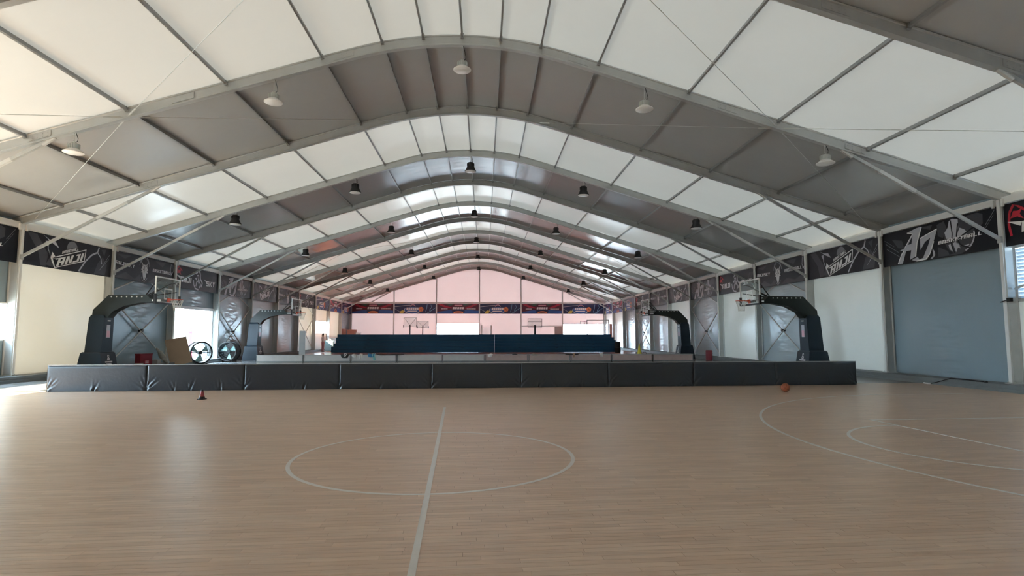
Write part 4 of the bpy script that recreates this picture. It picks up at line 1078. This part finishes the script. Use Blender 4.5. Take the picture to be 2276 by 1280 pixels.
for i in range(K + 1):
    c = a + d * (i / K)
    for k in range(n):
        t = 2 * math.pi * k / n; rr = prof[i] * (1 + .12 * math.sin(3 * t + i)); v.append(c + (p_ * math.cos(t) + q_ * math.sin(t)) * rr)
f = [(i * n + k, i * n + (k + 1) % n, (i + 1) * n + (k + 1) % n, (i + 1) * n + k) for i in range(K) for k in range(n)] + [tuple(range(n - 1, -1, -1)), tuple(range(K * n, K * n + n))]
mb.raw(v, f); o = mb.build('bundled_net', M['cream'], org=tuple(b), smooth=True); tag(o, 'bundled cream net hanging from the left cross brace', 'net')
mb = MB()
for i in (3, 8, 11): 
    c = a + d * (i / K); mb.tube([c + (p_ * math.cos(t) + q_ * math.sin(t)) * (prof[i] * 1.12) for t in [2 * math.pi * k / 16 for k in range(16)]], .014, 5, True)
mb.build('tie', M['grey_board'], o)
# outdoors, seen through the doorway
r = empty('sign_post', (-18.7, 38.6, -.3), label='red topped post standing outside the left doorway', cat='post')
mb = MB(); mb.box(-.09, .09, -.09, .09, 0, 2.1); mb.build('post_shaft', M['pinkred'], r, local=True)
mb = MB(); mb.box(-.10, .10, -.14, .75, 2.1, 2.38); mb.build('sign_head', M['pinkred'], r, local=True)
mb = MB(); mb.box(-.2, .2, -.2, .2, 0, .06); mb.build('foot', M['curb'], r, local=True)
r = empty('white_cabinet', (-19.3, 40.9, -.3), label='white metal cabinet standing outside the left doorway', cat='cabinet')
mb = MB(); mb.box(-.4, .4, -.7, .7, .08, 2.0); mb.build('body', M['white'], r, local=True)
for sy in (-1, 1):
    mb = MB(); mb.box(.4, .42, min(sy * .02, sy * .68), max(sy * .02, sy * .68), .12, 1.96); dd = mb.build('door', M['white'], r, local=True)
    mb = MB(); mb.box(.42, .44, sy * .07 - .012, sy * .07 + .012, 1.0, 1.2); mb.build('handle', M['galv'], dd, local=True)
mb = MB(); mb.box(-.38, .38, -.68, .68, 0, .08); mb.build('plinth', M['curb'], r, local=True)

# ------------------------------------------------------------------ far left corner
r = empty('tall_board', (PXX(683, 38.2), 38.2, 0), .2, label='tall narrow grey board standing past the low boards', cat='board')
mb = MB(); mb.box(-.17, .17, -.06, .06, .05, 1.88); mb.build('panel', M['grey_board'], r, local=True)
mb = MB(); mb.box(-.3, .3, -.25, .25, 0, .05); mb.build('foot', M['curb'], r, local=True)
mb = MB(); mb.box(-.185, -.17, -.065, .065, .05, 1.88); mb.box(.17, .185, -.065, .065, .05, 1.88); mb.build('edge_trim', M['alu'], r, local=True)
r = empty('blue_locker', (PXX(742, 57), 57, 0), label='light blue locker left of the teal mat pile', cat='locker')
mb = MB(); mb.box(-.42, .42, -.3, .3, .06, 1.05); mb.build('body', M['ltblue'], r, local=True)
mb = MB(); mb.box(-.38, .38, -.32, -.3, .1, 1.0); dd = mb.build('door', M['ltblue'], r, local=True)
mb = MB(); mb.box(.25, .28, -.345, -.32, .5, .65); mb.build('handle', M['galv'], dd, local=True)
mb = MB(); mb.box(-.35, .35, -.25, .25, 0, .06); mb.build('plinth', M['black'], r, local=True)
mb = MB(); mb.tube([(-.12, 0, 1.05), (-.1, 0, 1.2), (.1, 0, 1.2), (.12, 0, 1.05)], .02, 6); mb.build('carry_loop', M['white'], r, local=True)
r = empty('grey_partition', (PXX(747, 61), 61, 0), label='low grey partition behind the light blue locker', cat='partition')
mb = MB(); mb.box(-.95, .95, -.03, .03, .05, 1.25); mb.build('panel', M['grey_board'], r, local=True)
mb = MB(); mb.box(-.98, .98, -.045, .045, 1.25, 1.3); mb.build('cap_rail', M['alu'], r, local=True)
mb = MB()
for sx in (-.7, .7): mb.box(sx - .05, sx + .05, -.25, .25, 0, .05)
mb.build('foot', M['curb'], r, local=True)
def crate(loc, rz, dims, label):
    r = empty('slatted_crate', loc, rz, label=label, cat='crate', group='slatted crates in the far corner'); a, b, c = dims
    mb = MB(); mb.box(-a / 2 + .03, a / 2 - .03, -b / 2 + .03, b / 2 - .03, 0.02, c - .02); mb.build('body', M['crate'], r, local=True)
    k = max(4, int(a / .16))
    for i in range(k):
        x = -a / 2 + (i + .5) * a / k
        mb = MB(); mb.box(x - a / k * .36, x + a / k * .36, -b / 2, -b / 2 + .03, .0, c); mb.build('slat', M['crate'], r, local=True)
    mb = MB(); mb.box(-a / 2, a / 2, -b / 2 - .02, b / 2, c, c + .05); mb.build('top_rail', M['crate'], r, local=True)
    return r
crate((PXX(768, 66.5), 66.5, 0), 0, (.8, .8, 1.15), 'lower reddish slatted crate at the far left corner')
crate((PXX(768, 66.5), 66.5, 1.2), 0, (.8, .8, 1.05), 'upper reddish slatted crate nearest the far left corner')
crate((PXX(788, 67), 67.2, 0), 0, (1.0, .8, 1.15), 'lower reddish slatted crate beside the white carton')
crate((PXX(788, 67), 67.2, 1.2), 0, (1.0, .8, 1.0), 'upper reddish slatted crate beside the white carton')
carton((PXX(803, 67), 67, 0), 0, (.55, .6, 1.0), 'white', 'lower tall white carton right of the slatted crates')
carton((PXX(803, 67), 67, 1.01), 0, (.5, .55, .85), 'white', 'upper white carton right of the slatted crates')
# person standing by the far left window
def person(loc, rz):
    vs_ = [(0, 0, .95), (0, 0, 1.12), (0, .01, 1.34), (0, 0, 1.46), (0, -.01, 1.56), (0, -.03, 1.66),
           (-.17, 0, 1.39), (-.21, -.02, 1.13), (-.16, -.16, .98), (-.13, -.21, .93),
           (.17, 0, 1.39), (.23, .02, 1.14), (.22, -.02, .91), (.22, -.04, .83),
           (-.09, 0, .90), (-.10, -.02, .50), (-.10, .03, .09), (-.10, -.12, .035),
           (.09, 0, .90), (.11, -.01, .50), (.12, .03, .09), (.13, -.12, .035)]
    es = [(0, 1), (1, 2), (2, 3), (3, 4), (4, 5), (2, 6), (6, 7), (7, 8), (8, 9), (2, 10), (10, 11), (11, 12), (12, 13), (0, 14), (14, 15), (15, 16), (16, 17), (0, 18), (18, 19), (19, 20), (20, 21)]
    rad = [(.14, .10), (.135, .095), (.15, .10), (.055, .055), (.075, .088), (.07, .085), (.062, .062), (.045, .045), (.036, .036), (.03, .04), (.062, .062), (.045, .045), (.036, .036), (.03, .04), (.095, .09), (.066, .066), (.045, .045), (.04, .035), (.095, .09), (.066, .066), (.045, .045), (.04, .035)]
    me = bpy.data.meshes.new('person'); me.from_pydata(vs_, es, []); me.update()
    o = bpy.data.objects.new('person', me); col.objects.link(o)
    sk = o.modifiers.new('skin', 'SKIN'); sd = me.skin_vertices[0].data
    for i, rr in enumerate(rad): sd[i].radius = rr; sd[i].use_root = (i == 0)
    su = o.modifiers.new('sub', 'SUBSURF'); su.levels = 2; su.render_levels = 2
    dg = bpy.context.evaluated_depsgraph_get(); m2 = bpy.data.meshes.new_from_object(o.evaluated_get(dg))
    o.modifiers.clear(); o.data = m2; m2.name = 'person'
    for nm in ('skin', 'top_white', 'trouser', 'black'): m2.materials.append(M[nm])
    for pg in m2.polygons:
        c = pg.center; k = 0
        if c.z < .075: k = 3
        elif c.z < .96 and abs(c.x) < .185 and c.y > -.15: k = 2
        elif c.z < 1.45 and (c.z > 1.08 or abs(c.x) < .17 and c.y > -.13): k = 1
        pg.material_index = k; pg.use_smooth = True
    o.location = loc; o.rotation_euler = (0, 0, rz)
    tag(o, 'person in white top and patterned reddish trousers standing by the far window', 'person')
    mb = MB(); mb.lathe([(.092, -.03), (.098, .03), (.085, .09), (.05, .125), (0, .135)], c=(0, .0, 1.62), n=16)
    mb.lathe([(.05, 0), (.055, -.1), (.03, -.16), (0, -.17)], c=(0, .075, 1.62), n=12)
    mb.build('hair', M['hair'], o, local=True, smooth=True)
    mb = MB()
    for sx in (-.03, .03): mb.cyl((sx, -.112, 1.63), (sx, -.118, 1.63), .011, 8)
    mb.build('eyes', M['black'], o, local=True)
    mb = MB(); mb.frustum((-.013, .013, -.13, -.10), 1.585, (-.006, .006, -.118, -.10), 1.625); mb.build('nose', M['skin'], o, local=True)
    mb = MB(); mb.box(-.024, .024, -.116, -.10, 1.553, 1.562); mb.build('mouth', M['pinkred'], o, local=True)
    for sx in (-1, 1):
        mb = MB(); mb.lathe([(0, -.03), (.014, -.015), (.016, .01), (0, .03)], c=(sx * .083, -.01, 1.61), n=8); mb.build('ear', M['skin'], o, local=True, smooth=True)
    for sx, h in ((-1, (-.13, -.21, .93)), (1, (.22, -.04, .83))):
        mb = MB(); dv = Vector((.03, -.05, -.07)) if sx < 0 else Vector((0, -.02, -.085))
        dv = dv.normalized()
        for k in range(4):
            st = Vector(h) + Vector((-.024 + .016 * k, 0, 0)); ln = (.062, .072, .068, .052)[k]
            mb.tube([st, st + dv * ln * .55, st + dv * ln + Vector((0, .012, 0))], .0085, 6)
        st = Vector(h) + Vector((sx * -.035, -.005, .02)); mb.tube([st, st + dv * .03 + Vector((sx * -.015, 0, 0)), st + dv * .05 + Vector((sx * -.012, 0, 0))], .009, 6)
        mb.build('fingers', M['skin'], o, local=True, smooth=True)
    return o
person((PXX(727, 54.0), 54.0, -.004), math.radians(70))

# ------------------------------------------------------------------ spare hoops and frames behind the mats
def small_hoop(x, y, hb, w, h, rz, label, brace=True, dark=False):
    r = empty('spare_hoop', (x, y, 0), rz, label=label, cat='basketball hoop', group='spare hoops behind the teal mats')
    mb = MB(); mb.box(-.4, .4, -.5, .5, 0, .22); mb.build('base', M['black'], r, local=True)
    mb = MB(); mb.cyl((0, 0, .2), (0, 0, hb + .25), .06 if not dark else .11, 12); mb.build('pole', M['black'], r, local=True)
    mb = MB(); 
    for (a, b, c, d) in ((-w / 2, w / 2, hb, hb + .04), (-w / 2, w / 2, hb + h - .04, hb + h), (-w / 2, -w / 2 + .04, hb, hb + h), (w / 2 - .04, w / 2, hb, hb + h)): mb.box(a, b, .10, .15, c, d)
    if dark: mb.box(-w / 2, w / 2, .10, .14, hb + h * .62, hb + h * .66); mb.box(-.35, -.31, .1, .14, hb, hb + h * .6)
    mb.build('board_frame', M['black' if dark else 'grey_board'], r, local=True)
    mb = MB(); mb.box(-w / 2 + .04, w / 2 - .04, .12, .13, hb + .04, hb + h - .04); mb.build('backboard', M['board_glass'], r, local=True)
    if brace:
        for sx in (-1, 1):
            mb = MB(); mb.beam((0, .06, hb + .2), (sx * (w / 2 - .06), .08, hb + h - .06), .05, .05); mb.build('brace', M['grey_board'], r, local=True)
            mb = MB(); mb.box(sx * (w / 2) - .04, sx * (w / 2) + .04, .08, .17, hb - .05, hb + .22); mb.build('corner_pad', M['black'], r, local=True)
    mb = MB(); mb.tube([(.22 * math.cos(t), .40 + .22 * math.sin(t), hb + .12) for t in [2 * math.pi * k / 20 for k in range(20)]], .014, 6, True); mb.build('rim', M['orange'], r, local=True)
    return r
small_hoop(PXX(915, 64), 64, 2.48, 1.45, 1.08, 0, 'taller spare hoop seen from behind, left over the teal mats')
small_hoop(PXX(943, 66), 66, 2.40, 1.28, .82, 0, 'smaller spare hoop seen from behind, beside the taller one')
small_hoop(PXX(1191, 64), 64, 2.45, 1.62, 1.0, 0, 'spare hoop with thick black pole right of the middle', brace=False, dark=True)
r = empty('steel_frame', (PXX(1332, 60), 60, 0), label='tall rectangular steel frame before the right gable window', cat='frame')
for sx in (-1.15, 1.15):
    mb = MB(); mb.box(sx - .035, sx + .035, -.035, .035, 0, 3.2); mb.build('upright', M['grey_board'], r, local=True)
    mb = MB(); mb.box(sx - .04, sx + .04, -.4, .4, 0, .05); mb.build('foot', M['grey_board'], r, local=True)
mb = MB(); mb.box(-1.15, 1.15, -.035, .035, 3.13, 3.2); mb.build('crossbar', M['grey_board'], r, local=True)
r = empty('tubular_stand', (PXX(1300, 62), 62, 0), label='lower slim pink and grey frame left of the steel frame', cat='frame')
for sx in (-.36, .08, .36):
    mb = MB(); mb.box(sx - .025, sx + .025, -.025, .025, 0, 3.1); mb.build('upright', M['grey_board'], r, local=True)
mb = MB(); mb.box(-.36, .36, -.025, .025, 3.05, 3.12); mb.build('crossbar', M['p_pink'], r, local=True)
r = empty('brown_post', (PXX(1361, 63), 63, 0), label='thick brown post right of the steel frame', cat='post')
mb = MB(); mb.box(-.14, .14, -.14, .14, .04, 2.75); mb.build('shaft', M['crate'], r, local=True)
mb = MB(); mb.box(-.22, .22, -.22, .22, 0, .04); mb.build('foot', M['curb'], r, local=True)
mb = MB(); mb.frustum((-.15, .15, -.15, .15), 2.75, (-.08, .08, -.08, .08), 2.83); mb.build('cap', M['crate'], r, local=True)
r = empty('pale_stand', (PXX(1083, 66), 66, 0), label='pale white stand right of the middle gable post', cat='stand')
for sx in (-.55, .55):
    mb = MB(); mb.box(sx - .08, sx + .08, -.3, .3, 0, 2.7); mb.build('side', M['white'], r, local=True)
mb = MB(); mb.box(-.47, .47, -.02, .0, .1, 2.4); mb.build('door', M['board_glass'], r, local=True)
for z in (.3, 1.2, 2.4):
    mb = MB(); mb.box(-.47, .47, 0, .28, z, z + .03); mb.build('shelf', M['white'], r, local=True)

# ------------------------------------------------------------------ right side small things
r = empty('red_drum', (14.85, 35.4, 0), label='dark red drum on the floor by the right wall cross brace', cat='drum')
mb = MB(); mb.lathe([(0, .0), (.20, 0), (.21, .02), (.21, .60), (.19, .63), (0, .63)], n=20); mb.build('body', M['red_paint'], r, local=True)
for z in (.2, .42):
    mb = MB(); mb.tube([(.212 * math.cos(t), .212 * math.sin(t), z) for t in [2 * math.pi * k / 20 for k in range(20)]], .012, 6, True); mb.build('hoop_band', M['red_paint'], r, local=True)
r = empty('yellow_cone', (PXX(1425, 38), 38, 0), label='tall yellow cone past the brownish low boards', cat='cone')
mb = MB(); mb.box(-.2, .2, -.2, .2, 0, .03); mb.build('foot', M['yellow'], r, local=True)
mb = MB(); mb.lathe([(.19, .03), (.17, .25), (.07, .70), (.02, 1.02), (0, 1.03)], n=20); mb.build('body', M['yellow'], r, local=True, smooth=True)
mb = MB(); mb.lathe([(.0, 0), (.3, .0), (.36, .1), (.3, .24), (.15, .31), (0, .33)], n=18); o = mb.build('holdall', M['cloth_black'], smooth=True); o.location = (PXX(1436, 38.6), 38.6, 0); tag(o, 'dark soft holdall beside the yellow cone', 'bag')
mb = MB(); mb.tube([(-.15, 0, .27), (-.1, 0, .42), (.1, 0, .42), (.15, 0, .27)], .018, 6); mb.build('handle', M['black'], o, local=True)
r = empty('power_strip', (15.06, 17.98, 0), math.radians(80), label='white power strip on the floor by the right wall kerb', cat='power strip')
mb = MB(); mb.box(-.14, .14, -.03, .03, 0, .045); mb.build('body', M['white'], r, local=True)
for k in range(3):
    mb = MB(); mb.box(-.10 + .08 * k - .022, -.10 + .08 * k + .022, -.02, .02, .045, .048); mb.build('socket', M['black'], r, local=True)
mb = MB(); mb.tube([(15.05, 17.8, .03), (15.08, 17.55, .10), (15.22, 17.2, .24), (15.25, 16.6, .235), (15.3, 16.1, .22)], .014, 8); o = mb.build('power_cable', M['black'], org=(15.08, 17.5, .05), smooth=True); tag(o, 'black cable running from power strip over the right kerb', 'cable')
mb = MB(); mb.cyl((15.3, 16.1, .20), (15.3, 16.0, .22), .025, 8); mb.build('plug', M['black'], o)
r = empty('fixed_socket', (15.54, 15.42, 2.58), label='black cable box strapped to the nearest right column', cat='cable box')
mb = MB(); mb.box(-.05, .03, -.14, -.02, -.05, .06); mb.build('body', M['black'], r, local=True)
mb = MB(); mb.tube([(-.02, -.05, 0), (-.06, .08, -.03), (-.04, .17, -.05), (.05, .2, -.04)], .014, 6); mb.build('strap', M['black'], r, local=True)
